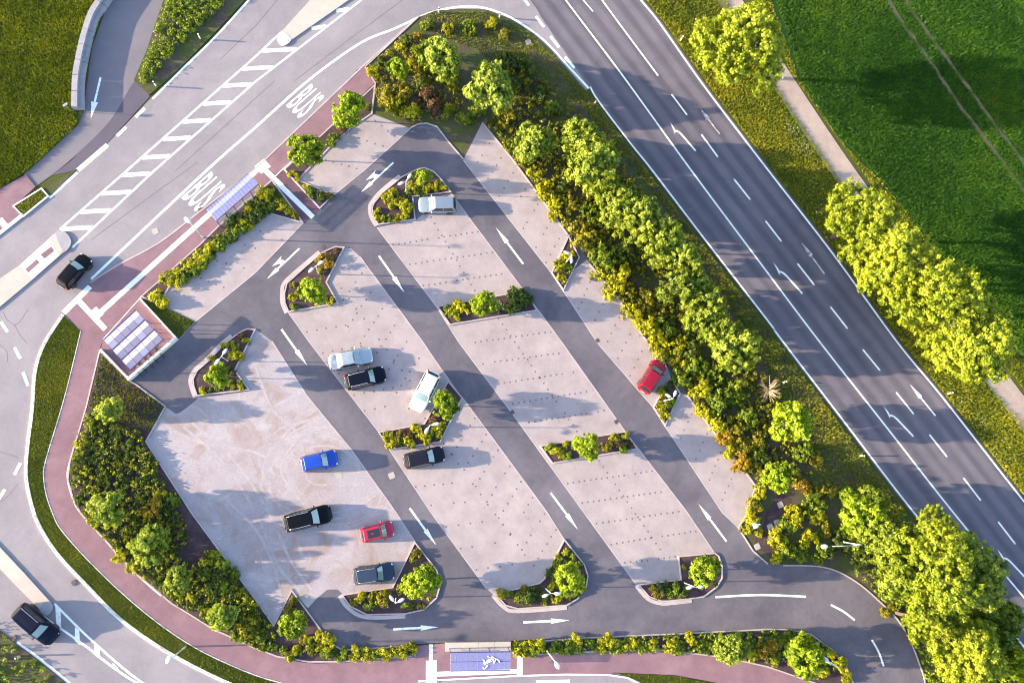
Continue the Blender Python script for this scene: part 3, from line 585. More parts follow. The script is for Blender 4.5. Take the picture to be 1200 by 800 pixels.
# drains and covers
for x, y in [(430, 721.5), (610, 715.5), (786, 706.5), (689, 742.5), (87, 682), (17, 747), (420, 84), (235, 246), (379, 290), (700, 399), (722, 494), (600, 483)]:
    p = P(x, y); part('drain_grate', lambda bm: box(bm, (p.x, p.y, 0.06), (0.42, 0.42, 0.10), 0.6), MT['iron'], cpk)
for x, y, z in [(182, 271, 0.03), (459, 557, 0.1), (397, 557, 0.1), (619, 50, 0.12), (887, 640, 0.12), (914, 591, 0.12), (903, 630, 0.12), (910, 612, 0.12), (902, 617, 0.12)]:
    p = P(x, y); part('manhole_cover', lambda bm: (tube(bm, (p.x, p.y, z - 0.03), (p.x, p.y, z + 0.008), 0.34, 0.34, 14), box(bm, (p.x, p.y, z - 0.012), (0.62, 0.62, 0.03), 0.4)), MT['ironl'], cpk)
# dark soil patch with covers, right
sheet('service_pad', W([(914, 575), (928, 585), (918, 610), (920, 622), (900, 650), (884, 640), (884, 632), (893, 622), (897, 600)]), 0.105, MT['soil'], **ST)

# ---- farm track and field
TRK = [(780, -120), (846, -14), (915, 92), (993, 208), (1090, 338), (1179, 458), (1240, 536), (1400, 740)]
tr = W(cr(TRK, 5)); link('farm_track', ribbon_mesh('farm_track', tr, -1.45, 1.45, 0.0, 0.03), MT['track'], **ST)
FLD = [(800, -240), (880, -60), (905, 5), (935, 90), (985, 165), (1035, 215), (1110, 310), (1190, 415), (1260, 500), (1500, 760), (1700, 500), (1500, -300)]
field = sheet('crop_field', W(FLD), 0.06, MT['field'], z0=0, **ST)
TL1 = [(1005, -80), (1045, 8), (1075, 52), (1100, 88), (1125, 125), (1182, 200), (1260, 300)]
TL2 = [(1015, -80), (1060, 0), (1095, 50), (1132, 100), (1157, 135), (1199, 190), (1280, 290)]
for t in (TL1, TL2): strip('wheel_rut', W(cr(t, 5)), 0.62, 0.066, MT['bare'], field)
# ================================================================ vegetation
def quads_mesh(name, V, tint, nv=4):
    n = len(V) // nv; me = bpy.data.meshes.new(name)
    me.vertices.add(len(V)); me.vertices.foreach_set('co', np.ascontiguousarray(V, dtype=np.float32).ravel())
    me.loops.add(len(V)); me.loops.foreach_set('vertex_index', np.arange(len(V), dtype=np.int32))
    me.polygons.add(n); me.polygons.foreach_set('loop_start', np.arange(0, len(V), nv, dtype=np.int32))
    a = me.attributes.new('tint', 'FLOAT', 'POINT'); a.data.foreach_set('value', np.repeat(tint, nv).astype(np.float32))
    me.update(calc_edges=True); return me
def unit(v): return v / np.maximum(np.linalg.norm(v, axis=-1, keepdims=True), 1e-9)
def leaves(cent, nrm, size, rng, stretch=1.5):     # one pointed quad per leaf
    n = len(cent); t = unit(np.cross(nrm, rng.normal(size=(n, 3)))); b = np.cross(nrm, t); s = (size * rng.uniform(.7, 1.3, n))[:, None]
    return np.stack([cent - t * s * stretch / 2, cent + b * s * .5 + t * s * .05, cent + t * s * stretch / 2, cent - b * s * .5 + t * s * .05], 1).reshape(-1, 3)
def crown_mesh(name, seed, n_clump, per, c_r, leaf, sq=(1, 1, 1), shell=0.55, lumps=6, amp=0.22, spiky=0.0, bottom=-1.0, boughs=14, b_r=.42, stretch=1.5, brange=(.35, .78)):
    """leaf clumps gathered on boughs of unequal size; unit radius"""
    rng = np.random.default_rng(seed)
    bd = unit(rng.normal(size=(boughs * 4, 3))); bd = bd[bd[:, 2] > bottom * .6][:boughs]
    br = rng.uniform(*brange, len(bd)); bs = b_r * rng.uniform(.65, 1.25, len(bd)); bc = bd * br[:, None]
    bt = rng.normal(0, .10, len(bd))
    w = bs ** 2 / (bs ** 2).sum(); pick = rng.choice(len(bd), n_clump, p=w)
    d = unit(rng.normal(size=(n_clump, 3)) + bd[pick] * .55)
    r = (shell + (1 - shell) * rng.uniform(0, 1, n_clump) ** .5)
    if spiky: r = r * (1 + spiky * rng.uniform(0, 1, n_clump) ** 3)
    c = bc[pick] + d * (r * bs[pick])[:, None]
    rad = np.linalg.norm(c, axis=1); c *= (np.minimum(rad, 1.08) / np.maximum(rad, 1e-6))[:, None]; c[:, 2] = np.maximum(c[:, 2], bottom)
    k = np.repeat(np.arange(len(c)), per); q = rng.normal(size=(len(k), 3)); q = unit(q) * (rng.uniform(0, 1, len(k)) ** .5)[:, None] * c_r * rng.uniform(.6, 1.35, len(c))[k][:, None]
    if spiky: q += d[k] * (rng.uniform(-.5, 1, len(k)) * c_r * 2.2 * spiky)[:, None]
    cc = c[k] + q
    nr = unit(unit(q) * .9 + d[k] * .45 + rng.normal(size=q.shape) * .55)
    tint = np.clip(.5 + bt[pick][k] + rng.normal(0, .16, len(c))[k] + rng.normal(0, .10, len(k)), 0.02, .98)
    V = leaves(cc, nr, leaf, rng, stretch) * np.array(sq)
    return quads_mesh(name, V, tint)
def trunk_mesh(name, seed, h, r, limbs, reach, up):
    rng = random.Random(seed); bm = bmesh.new(); p = Vector((0, 0, -0.05)); n = 5
    pts = [p]
    for k in range(1, n + 1): pts.append(Vector((rng.uniform(-.04, .04) * h * .5, rng.uniform(-.04, .04) * h * .5, h * k / n)))
    for k in range(n): tube(bm, pts[k], pts[k + 1], r * (1 - .13 * k), r * (1 - .13 * (k + 1)), 8, k == 0)
    for k in range(limbs):
        a = 2 * math.pi * (k + rng.uniform(-.3, .3)) / limbs; b = pts[3 + k % 3]; L = reach * rng.uniform(.7, 1.1)
        m1 = b + Vector((math.cos(a) * L * .5, math.sin(a) * L * .5, up * .45)); m2 = b + Vector((math.cos(a + .2) * L, math.sin(a + .2) * L, up * rng.uniform(.7, 1.1)))
        tube(bm, b, m1, r * .42, r * .28, 6); tube(bm, m1, m2, r * .28, r * .1, 6)
        tube(bm, m1, m1 + Vector((math.cos(a - .7) * L * .4, math.sin(a - .7) * L * .4, up * .5)), r * .2, r * .07, 5)
    return bm_mesh(name, bm, True)
# meshes shared by alike plants (unit radius; scaled on each copy)
YOUNG = [crown_mesh('crown', 100 + i, 170, 44, .15, .085, (1, 1, 1.05), .6, bottom=-.75, boughs=24 + i % 4, b_r=.36, brange=(.5, .68)) for i in range(7)]
HEDGE = [crown_mesh('crown', 200 + i, 260, 40, .11, .062, (1, 1, 1.15), .5, spiky=.45, bottom=-.7, boughs=11 + i, b_r=.44, stretch=2.2) for i in range(6)]
TALL = [crown_mesh('crown', 300 + i, 880, 44, .068, .035, (1, 1, .95), .35, spiky=.3, bottom=-.6, boughs=22 + 3 * i, b_r=.34) for i in range(4)]
SHRUB = [crown_mesh('shrub', 400 + i, 60, 26, .24, .14, (1, 1, .8), .5, spiky=.15, bottom=-.25, boughs=7 + i % 3, b_r=.5) for i in range(8)]
SPIKY = [crown_mesh('shrub', 500 + i, 80, 22, .18, .11, (1, 1, .9), .4, spiky=.6, bottom=-.2, boughs=8, b_r=.5, stretch=2.2) for i in range(5)]
TR_Y = [trunk_mesh('trunk', i, 2.6, .085, 6, 1.0, 1.1) for i in range(3)]
TR_T = [trunk_mesh('trunk', 20 + i, 6.4, .24, 8, 1.9, 2.2) for i in range(2)]
def with_mat(me, m, cache={}):
    k = (me.name, m.name)
    if k not in cache: c = me.copy(); c.materials.clear(); c.materials.append(m); cache[k] = c
    return cache[k]
TREES = []
def tree(x, y, rpx, kind, leaf, name, label, group=None, hc=None, zs=1.0):
    s = SCL(x, y); hc0 = hc or 2.6; rad = rpx * s * (CAM_H - hc0) / CAM_H
    if hc is None: hc0 = 1.0 + rad * .9 if leaf != 'p' else .55 + rad * .85
    p = P(x, y, hc0); rt = root(name, (p.x, p.y, 0.1), random.uniform(0, 6.28), label=label, category='tree')
    if group: rt['group'] = group
    pool, tp = {'young': (YOUNG, TR_Y), 'hedge': (HEDGE, TR_Y), 'tall': (TALL, TR_T)}[kind]
    cm = link('crown', with_mat(random.choice(pool), LEAF[leaf]), None, rt); cm.location = (0, 0, hc0 - .1); cs = {'young': 1.08, 'hedge': 1.0, 'tall': 1.1}[kind]; cm.scale = (rad * cs, rad * cs, rad * cs * zs)
    tm = link('trunk', with_mat(random.choice(tp), MT['bark']), None, rt)
    h0 = 2.6 if kind != 'tall' else 6.4; kz = (hc0 + rad * .1) / h0; kx = kz if kind == 'tall' else max(.7, rad / 1.6)
    tm.scale = (kx, kx, kz); TREES.append((x, y, rpx))
    return rt
YG = 'young trees planted around the car park'
for x, y, r, lf, lab in [
    (409, 130, 20, 't', 'round young green tree at the far upper end of the bus stop pavement'),
    (358, 177, 20, 't', 'round young green tree on the pavement edge between bus stop and parking'),
    (515, 69, 26, 'p', 'round green tree in the top bed near the bend, left of its larger neighbour'),
    (466, 80, 13, 't', 'small bright green tree among yellow shrubs beside the bus lane bend'),
    (571, 105, 29, 'p', 'large knobbly light green tree just above the pointed paving tip'),
    (625, 167, 24, 'p', 'pale green round tree at the upper end of the hedge row'),
    (366, 341, 17, 't', 'bright lime tree in the leaf-shaped island below the upper bent arrow'),
    (496, 207, 10, 't', 'tiny lime tree at the tip of the island with the silver car'),
    (567, 356, 15, 't', 'lime green small tree in the middle of the upper straight planter'),
    (254, 440, 15, 't', 'lime tree in the planter at the corner of the gravel lot'),
    (522, 474, 16, 't', 'lime green tree in the bent planter beside the white car'),
    (688, 522, 16, 't', 'lime green tree in the middle of the lower straight planter'),
    (494, 682, 21, 't', 'round lime tree in the planter below the red hatchback'),
    (667, 678, 17, 't', 'lime tree in the middle teardrop planter along the bottom lane'),
    (826, 671, 18, 't', 'lime tree in the square-cornered planter at the lower right'),
    (129, 478, 17, 'p', 'pale green tree in the left bed nearest to the bicycle shelter'),
    (128, 594, 22, 'p', 'pale green tree in the widest part of the dark left bed'),
    (177, 640, 23, 'p', 'largest pale green tree of the left bed along the curved pavement'),
    (209, 680, 16, 'p', 'small pale green tree, second last of the row in the left bed'),
    (261, 720, 18, 'p', 'pale green tree at the lower end of the left bed row'),
    (343, 732, 17, 't', 'green tree below the pointed tip of the gravel lot'),
    (924, 497, 24, 't', 'bright green round tree beside the bare dry bush near the highway'),
    (911, 558, 18, 't', 'green round tree just above the dark service pad'),
    (943, 768, 22, 't', 'deep lime tree at the wide right end of the bottom bed'),
    (855, 758, 18, 'p', 'pale mint tree leaning over the pavement in the bottom bed'),
    (992, 580, 9, 't', 'very small lime tree beside the highway verge at the lower right')]:
    tree(x, y, r, 'young', lf, 'young_tree', lab, YG)
HG = 'hedge trees on the bank beside the highway'
names = ['first', 'second', 'third', 'fourth', 'fifth', 'sixth', 'seventh', 'eighth', 'ninth', 'tenth', 'eleventh', 'twelfth', 'thirteenth', 'fourteenth']
for k, (x, y, r, h) in enumerate([(680, 163, 20, 3.4), (690, 193, 33, 3.8), (722, 236, 25, 3.8), (742, 253, 27, 4.0), (765, 283, 27, 4.0), (792, 300, 24, 3.8), (798, 333, 27, 4.0), (828, 362, 26, 3.8), (842, 388, 22, 3.6), (862, 412, 25, 3.6)]):
    tree(x, y, r, 'hedge', 'm', 'hedge_tree', 'feathery light green hedge tree, %s from the top of the row along the highway' % names[k], HG, h, 1.1)
for x, y, r, h, lf, lab in [(1008, 608, 22, 3.2, 't', 'bright green hedge tree at the upper end of the lower right thicket'), (1020, 588, 16, 3.0, 'g', 'dark green hedge tree tucked behind the upper end of the lower right thicket'),
      (1032, 634, 26, 3.8, 'm', 'light green hedge tree in the thicket where the exit lane begins to curve'), (1050, 676, 26, 4.0, 'm', 'light green hedge tree overhanging the outer kerb of the exit curve'), (1160, 735, 30, 3.5, 'g', 'darker green low tree between the thicket and the highway edge line'), (1192, 778, 22, 3.2, 't', 'small green tree at the lower right corner beside the highway')]:
    tree(x, y, r, 'hedge', lf, 'thicket_tree', lab, 'thicket at the lower right', h)
for x, y, r, h, lab in [(871, 52, 49, 7.0, 'tall yellow-green tree standing alone over the farm track near the top'), (1012, 258, 40, 6.8, 'tall yellow-green tree at the upper end of the right-hand row beside the field'), (1052, 312, 44, 7.2, 'tall yellow-green tree, second of the right-hand row beside the field'),
      (1095, 352, 46, 7.2, 'tall yellow-green tree, third of the right-hand row beside the field'), (1140, 405, 45, 7.0, 'tall yellow-green tree at the lower end of the right-hand row by the track'),
      (1096, 668, 48, 7.0, 'tall yellow-green tree filling the middle of the lower right thicket'), (1130, 672, 36, 6.8, 'tall green tree leaning out over the highway edge line'), (1088, 728, 30, 6.0, 'yellow tall tree beside the exit lane curve'), (1128, 770, 42, 6.4, 'yellow tall tree at the bottom of the thicket'), (1100, 625, 26, 6.2, 'narrow tall tree top poking up at the upper side of the thicket')]:
    tree(x, y, r, 'tall', 'm' if 'leaning' in lab else 'h', 'tall_tree', lab, 'tall trees', h)
# ---- the shrubs one can tell apart
BEDNAME = {'Ct': 'the island planter with the silver car', 'Bt': 'the leaf-shaped planter by the entrance', 'A': 'the gravel lot corner planter', 'Bm': 'the bent planter beside the white car', 'C1': 'the upper straight planter', 'C2': 'the lower straight planter',
  'D': 'the planter below the red hatchback', 'Bb': 'the middle teardrop planter by the bottom lane', 'Cb': 'the square-cornered planter lower right', 'H': 'the hedge strip behind the bus shelter', 'W1': 'the tree strip beside the bus stop walkway', 'L': 'the big left bed', 'S': 'the long bed along the bottom lane',
  'E': 'the small upper wedge planter beside the bank', 'F': 'the small wedge planter beside the red car', 'T': 'the top bed inside the road bend', 'N': 'the bank along the right-hand parking strip', 'P': 'the thicket around the service pad'}
KIND = {'y': 'yellow-green', 'g': 'green', 'd': 'dark green', 'o': 'olive', 'b': 'bronze-brown', 'w': 'orange-yellow'}
SH = {
'Ct': [(451,232,5,'y'),(460,228,6,'y'),(469,232,4,'y'),(463,240,6,'y'),(474,243,7,'y'),(443,248,4,'y'),(446,257,5,'y'),(457,256,4,'g'),(464,256,4,'y'),(473,252,5,'y'),(479,243,5,'y'),(482,217,4,'y'),(479,225,4,'g'),(488,220,5,'y'),(499,223,4,'y'),(503,219,4,'y'),(509,217,4,'y'),(515,214,3,'g'),(520,219,4,'y'),(512,222,3,'y'),(491,226,4,'d'),(486,206,4,'o')],
'Bt': [(382,305,8,'w'),(343,348,4,'y'),(345,360,4,'g'),(381,349,4,'y'),(387,353,4,'y'),(343,334,3,'o'),(376,318,4,'o'),(394,294,3,'b')],
'A': [(264,405,4,'y'),(271,402,3,'y'),(276,406,4,'y'),(289,399,4,'y'),(270,416,4,'y'),(278,418,6,'y'),(248,420,4,'o'),(238,458,4,'y'),(247,457,3,'g'),(254,455,3,'g'),(262,453,3,'g'),(268,448,4,'g'),(272,453,3,'y'),(279,450,4,'g'),(284,453,4,'y'),(264,432,5,'d'),(271,436,4,'d'),(283,394,4,'b')],
'Bm': [(454,510,5,'y'),(459,519,6,'y'),(469,510,5,'o'),(479,517,6,'y'),(489,504,6,'y'),(498,513,6,'y'),(508,509,5,'d'),(515,499,6,'y'),(516,508,5,'y'),(508,489,5,'b'),(479,508,5,'b'),(468,518,4,'o')],
'C1': [(524,364,5,'g'),(538,363,9,'y'),(549,361,4,'o'),(601,354,13,'d'),(613,356,10,'d')],
'C2': [(645,524,5,'g'),(653,530,6,'y'),(663,522,4,'y'),(664,533,5,'g'),(711,523,6,'o'),(721,513,5,'y'),(731,525,5,'g'),(726,519,5,'b'),(738,521,4,'b'),(733,510,4,'y')],
'D': [(424,702,6,'y'),(434,708,6,'g'),(450,701,8,'o'),(437,698,5,'o'),(470,690,5,'o'),(477,710,5,'g'),(488,649,5,'o'),(484,656,4,'o'),(493,709,4,'o'),(415,705,4,'o')],
'Bb': [(588,695,5,'y'),(597,696,4,'g'),(606,699,4,'y'),(618,698,9,'d'),(612,692,5,'o'),(630,695,6,'d'),(637,704,4,'y'),(652,701,6,'y'),(649,686,6,'y'),(647,673,6,'d'),(654,654,4,'y'),(652,661,4,'g'),(662,645,4,'y'),(670,652,4,'g'),(677,662,4,'g'),(682,690,4,'y'),(676,696,4,'g'),(664,696,5,'o'),(662,656,5,'d'),(684,678,4,'g')],
'Cb': [(776,689,7,'d'),(788,690,7,'g'),(797,694,6,'d'),(803,692,5,'g'),(764,688,3,'y'),(771,696,5,'w'),(801,664,2.5,'y')],
'H': [(196,325,6,'y'),(206,331,6,'y'),(208,320,6,'y'),(216,324,6,'g'),(219,312,6,'y'),(228,309,6,'y'),(226,318,5,'g'),(237,300,6,'y'),(236,310,5,'g'),(247,292,6,'y'),(244,302,5,'g'),(254,287,6,'g'),(262,281,6,'g'),(270,274,6,'d'),(278,268,6,'g'),(287,263,6,'y'),(291,256,6,'d'),(300,251,7,'d'),(309,244,6,'g'),(311,226,7,'y'),(319,240,5,'d'),(327,240,5,'y'),(333,245,5,'y'),(323,231,5,'g'),(289,243,5,'y'),(302,239,6,'d'),(274,259,7,'d'),(187,348,8,'y'),(343,252,4,'o')],
'W1': [(360,222,5,'y'),(365,226,5,'g'),(375,229,5,'g'),(386,230,4,'o'),(340,203,4,'y'),(347,208,4,'y'),(390,163,7,'g'),(400,152,4,'b'),(430,125,4,'o')],
'L': [(179,594,9,'w'),(187,576,6,'y'),(201,585,7,'g'),(164,584,4,'y'),(293,735,9,'y'),(282,692,4,'y'),(287,701,5,'y'),(294,708,5,'y'),(305,745,6,'g'),(346,766,7,'y'),(318,757,5,'g'),(382,752,8,'y'),(374,746,5,'y'),(385,764,6,'g'),(400,766,6,'g'),(415,765,6,'y'),(430,766,6,'y'),(440,768,5,'g'),(450,766,6,'y'),(462,766,6,'y'),(474,763,6,'y'),(484,760,5,'y'),(356,750,4,'o'),(361,748,4,'y'),(335,763,5,'g'),(310,756,5,'y'),(344,703,4,'o'),(340,713,5,'o'),(95,520,6,'y'),(92,532,5,'y'),(110,500,6,'g'),(140,508,6,'d'),(150,520,6,'d'),(252,652,6,'y'),(262,660,6,'g'),(244,655,5,'y'),(272,672,6,'g'),(240,672,6,'g'),(255,678,6,'d'),(265,690,6,'g'),(248,692,6,'d'),(140,650,7,'y'),(155,665,6,'y'),(110,610,6,'y'),(240,717,5,'y'),(222,700,6,'y'),(280,745,6,'g'),(366,760,6,'y')],
'S': [(605,760,6,'y'),(617,760,6,'y'),(629,755,7,'y'),(622,763,5,'g'),(650,758,5,'g'),(662,758,6,'g'),(675,752,6,'y'),(672,761,5,'g'),(690,755,5,'g'),(703,757,6,'y'),(715,750,6,'y'),(722,757,6,'g'),(735,755,6,'y'),(745,752,5,'y'),(753,757,5,'g'),(765,756,5,'y'),(785,753,7,'y'),(795,757,6,'g'),(812,748,6,'y'),(822,755,6,'g'),(832,760,5,'g'),(876,755,6,'g'),(880,767,5,'y'),(897,758,9,'w'),(905,745,6,'d'),(912,750,6,'g'),(925,747,5,'g'),(985,779,6,'y'),(990,790,6,'y'),(974,765,4,'y'),(905,774,5,'y'),(964,786,5,'y'),(868,748,5,'g')],
'E': [(655,312,6,'y'),(663,304,6,'y'),(668,297,5,'y'),(659,326,5,'y'),(666,314,5,'g')],
'F': [(776,459,5,'y'),(776,476,6,'y'),(780,487,5,'y'),(785,471,5,'g'),(784,453,5,'d')],
'T': [(436,82,6,'y'),(441,88,4,'y'),(447,71,6,'d'),(470,52,6,'y'),(476,46,6,'d'),(490,43,5,'w'),(488,60,6,'y'),(481,75,6,'y'),(494,82,6,'o'),(456,62,4,'y'),(446,94,4,'o'),(470,108,10,'o'),(463,124,10,'y'),(480,130,9,'y'),(455,112,8,'o'),(500,113,10,'b'),(511,125,9,'b'),(495,99,8,'d'),(530,98,7,'y'),(526,127,5,'y'),(520,133,6,'g'),(500,26,7,'g'),(525,33,6,'y'),(550,32,7,'g'),(575,27,6,'y'),(592,40,6,'o'),(560,132,9,'g'),(546,138,9,'g'),(596,70,9,'d'),(614,76,9,'d'),(603,94,9,'d'),(592,138,9,'o'),(632,110,8,'d'),(648,128,8,'g')],
'N': [(603,165,8,'g'),(612,188,7,'o'),(627,205,8,'y'),(640,222,9,'y'),(653,236,8,'y'),(651,251,7,'y'),(673,238,8,'o'),(683,275,15,'o'),(690,247,9,'g'),(703,258,9,'g'),(712,300,14,'g'),(704,318,10,'y'),(725,320,12,'y'),(719,337,10,'y'),(735,342,10,'o'),(741,366,10,'y'),(755,352,11,'o'),(761,377,11,'y'),(766,396,10,'y'),(781,381,11,'g'),(776,411,10,'y'),(791,399,11,'y'),(795,420,10,'y'),(801,441,10,'g'),(806,408,10,'d'),(816,430,11,'g'),(820,455,10,'y'),(836,440,10,'g'),(846,470,13,'g'),(829,480,10,'y'),(841,495,9,'y'),(850,511,9,'w'),(861,500,9,'o'),(871,520,9,'o'),(868,541,9,'w'),(858,528,8,'y'),(886,530,8,'g'),(881,547,8,'o'),(896,541,7,'d'),(890,514,8,'o'),(876,490,10,'g'),(866,460,11,'g'),(941,525,11,'g'),(953,538,8,'o'),(812,385,10,'d'),(733,296,10,'d'),(700,225,10,'d'),(660,215,8,'d')],
'P': [(891,575,7,'y'),(886,590,8,'o'),(881,605,8,'y'),(877,619,7,'y'),(889,623,5,'y'),(933,604,10,'y'),(924,613,9,'g'),(942,571,8,'w'),(955,592,12,'g'),(961,607,9,'y'),(971,574,7,'o'),(915,633,10,'y'),(926,645,10,'g'),(946,633,9,'y'),(940,650,9,'g'),(909,651,7,'y'),(960,648,9,'g'),(975,650,8,'d'),(990,643,8,'d'),(967,622,7,'o'),(984,630,7,'d'),(1010,655,7,'d'),(930,558,6,'o'),(1040,715,7,'o'),(1070,745,6,'o')]}
def ordinal(k):
    lo = ['first', 'second', 'third', 'fourth', 'fifth', 'sixth', 'seventh', 'eighth', 'ninth', 'tenth', 'eleventh', 'twelfth', 'thirteenth', 'fourteenth', 'fifteenth', 'sixteenth', 'seventeenth', 'eighteenth', 'nineteenth']
    return lo[k] if k < 19 else 'twentieth' if k == 19 else 'twenty-' + lo[k - 20] if k < 29 else 'thirtieth' if k == 29 else 'thirty-' + lo[k - 30]
for bedk, lst in SH.items():
    for kd in KIND:
        row = sorted([q for q in lst if q[3] == kd])
        for k, (x, y, r, _) in enumerate(row):
            rad = r * SCL(x, y) * (1.15 if bedk in 'NPT' else 1.55 if bedk == 'H' else 1.4 if bedk in ('S', 'L') else 1.25); hz = rad * (.35 if bedk not in 'NPT' else .55); p = P(x, y, .12 + hz)
            pool = SPIKY if (bedk in 'NPT' and k % 2) else SHRUB
            o = link('shrub', with_mat(random.choice(pool), LEAF[kd])); o.location = (p.x, p.y, .14 + rad * .12); o.rotation_euler = (0, 0, random.uniform(0, 6.28))
            o.scale = (rad, rad, rad * (1.0 if bedk in 'NPT' else .85))
            o['category'] = 'shrub'; o['group'] = 'shrubs in ' + BEDNAME[bedk]
            o['label'] = ('only %s shrub in %s' % (KIND[kd], BEDNAME[bedk])) if len(row) == 1 else ('%s %s shrub from the left in %s' % (ordinal(k), KIND[kd], BEDNAME[bedk]))
# the bare dry bush near the highway
bb = P(900, 458, .4); o = bmesh.new()
for k in range(60):
    a = random.uniform(0, 6.28); e = random.uniform(.1, 1.3); L = random.uniform(.9, 1.7)
    q = Vector((math.cos(a) * math.cos(e), math.sin(a) * math.cos(e), math.sin(e))) * L; tube(o, (0, 0, 0), q * .55, .035, .026, 4, False); tube(o, q * .55, q + Vector((random.uniform(-.2, .2), random.uniform(-.2, .2), 0)), .026, .012, 4, False)
o = link('dry_bush', bm_mesh('dry_bush', o), MT.setdefault('twig', mat('dry_twig', (.50, .38, .26), .8))); o.location = (bb.x, bb.y, .45); o['label'] = 'bare dry bush of pale twigs on the bank beside the highway'; o['category'] = 'bush'
# ---- ground cover and grass: nobody could count these
def cover(name, px, dens, leaf, label, cat, h=.35, per=12, c_r=.26, lf=.13, rng=None, z=.12):
    rng = rng or np.random.default_rng(len(name) * 7 + len(px)); q = scatter(W(px), dens, rng); n = len(q); k = np.repeat(np.arange(n), per)
    hh = rng.uniform(.5, 1.3, n) * h; cc = np.c_[q[k], z + hh[k] * rng.uniform(.3, 1, len(k))]; d = unit(rng.normal(size=(len(k), 3))) * (rng.uniform(0, 1, len(k)) ** .5)[:, None]; d[:, 2] *= .5
    cc = cc + d * c_r; nr = unit(d + np.array([0, 0, .5]) + rng.normal(size=d.shape) * .5)
    cl = .5 + .28 * np.sin(q[:, 0] * .7 + 2 * np.sin(q[:, 1] * .35)) * np.cos(q[:, 1] * .6 + np.sin(q[:, 0] * .3))
    tint = np.clip(cl[k] * .5 + .22 + rng.normal(0, .16, n)[k] + rng.normal(0, .08, len(k)), .02, .98)
    return link(name, quads_mesh(name, leaves(cc, nr, lf, rng), tint), LEAF[leaf], kind='stuff', label=label, category=cat)
LB = [(104, 482), (122, 492), (165, 505), (172, 520), (186, 545), (196, 575), (215, 610), (222, 630), (206, 650), (232, 665), (240, 645), (252, 645), (300, 705), (318, 733), (325, 740), (318, 765), (295, 755), (250, 733), (200, 702), (160, 668), (120, 625), (96, 600), (88, 584), (83, 562), (86, 542)]
cover('ground_cover', LB, 13, 'd', 'dense dark green ground cover filling the big left bed', 'ground cover', .45, 16, .27, .13)
cover('ground_cover', LB, 2.6, 'y', 'yellowish sprigs scattered through the left bed ground cover', 'ground cover', .6, 14, .26, .12)
cover('ground_cover', [(602, 753), (800, 742), (925, 738), (950, 744), (975, 762), (985, 777), (960, 795), (899, 779), (850, 768), (807, 763), (602, 766)], 7.0, 'g', 'low green ground cover in the long bed along the bottom lane', 'ground cover', .4, 14, .25, .13)
NB = [(566, 146), (600, 186), (667, 277), (690, 305), (725, 348), (762, 400), (785, 428), (800, 455), (833, 498), (873, 548), (888, 569), (900, 560), (935, 560), (960, 575), (945, 545), (925, 480), (895, 440), (880, 400), (840, 340), (800, 290), (760, 235), (710, 170), (660, 120), (600, 60), (590, 120)]
cover('ground_cover', NB, 3.4, 'o', 'olive and yellow undergrowth on the bank along the right parking strip', 'ground cover', .6, 16, .34, .16)
cover('ground_cover', NB, 3.4, 'g', 'green undergrowth between the hedge trees on the bank', 'ground cover', .5, 16, .34, .16)
cover('ground_cover', [(432, 84), (460, 55), (480, 38), (500, 45), (540, 90), (545, 130), (520, 142), (490, 143), (445, 130)], 4.2, 'o', 'olive and yellow undergrowth in the top bed', 'ground cover', .4, 14, .28, .13)
cover('ground_cover', [(990, 600), (1030, 600), (1062, 610), (1115, 672), (1170, 735), (1250, 835), (1100, 840), (1082, 790), (1060, 735), (1030, 700), (1000, 670), (985, 640)], 4.0, 'g', 'undergrowth beneath the lower right thicket', 'ground cover', .7, 16, .36, .17)
cover('ground_cover', [(196, 0), (272, -2), (250, 20), (215, 50), (192, 75), (177, 94), (170, 99), (162, 92), (178, 55)], 13.0, 'g', 'wild green growth between the bike path and the street', 'ground cover', .45, 14, .28, .13)
cover('ground_cover', V4, 3.0, 'g', 'wild growth at the lower left corner beside the street', 'ground cover', .4, 14, .28, .13)
cover('ground_cover', [(201, 329), (236, 293), (260, 271), (318, 217), (344, 251), (309, 246), (262, 290), (225, 322)], 9, 'd', 'dark low growth under the hedge strip', 'ground cover', .3, 12, .24, .12)
def grass(name, px, dens, leaf, label, h0, h1, w=.05, z=.1, seed=1, skip=None, f=(.22, .35)):
    rng = np.random.default_rng(seed); q = scatter(W(px), dens, rng)
    if skip is not None:
        for s in skip: q = q[~inside(W(s), q)]
    n = len(q); a = rng.uniform(0, 6.28, n); h = rng.uniform(h0, h1, n); lean = rng.normal(0, .45, (n, 2)) * h[:, None]
    dx = np.c_[np.cos(a), np.sin(a)] * (w * rng.uniform(.7, 1.6, n))[:, None]
    V = np.stack([np.c_[q - dx, np.full(n, z - .02)], np.c_[q + dx, np.full(n, z - .02)], np.c_[q + lean, z + h]], 1).reshape(-1, 3)
    x, y = q[:, 0], q[:, 1]
    cl = np.sin(x * f[0] + 1.7 * np.sin(y * f[1])) * np.cos(y * f[0] * 1.3 + 1.3 * np.sin(x * f[1] * .8)) + .6 * np.sin(x * 1.1 + y * .9 + 2 * np.sin(x * .6)) * np.sin(y * 1.3 - x * .4)
    tint = np.clip(.42 + .21 * cl + rng.normal(0, .13, n), .02, .98)
    return link(name, quads_mesh(name, V, tint, 3), LEAF[leaf], kind='stuff', label=label, category='grass')
TRKP = [(880, 40), (905, 92), (975, 200), (1080, 338), (1159, 455), (1225, 540), (1262, 540), (1200, 458), (1105, 335), (1012, 205), (925, 85), (905, 40)]
grass('grass', [(-40, -40), (136, -40), (128, 0), (108, 55), (88, 130), (92, 146), (35, 199), (0, 222), (-40, 245)], 160, 'k', 'long grass on the slope left of the bike path wall', .10, .32, .045, .1, 3)
grass('grass', V3, 240, 'k', 'mown grass strip along the curved street kerb', .04, .12, .04, .105, 4)
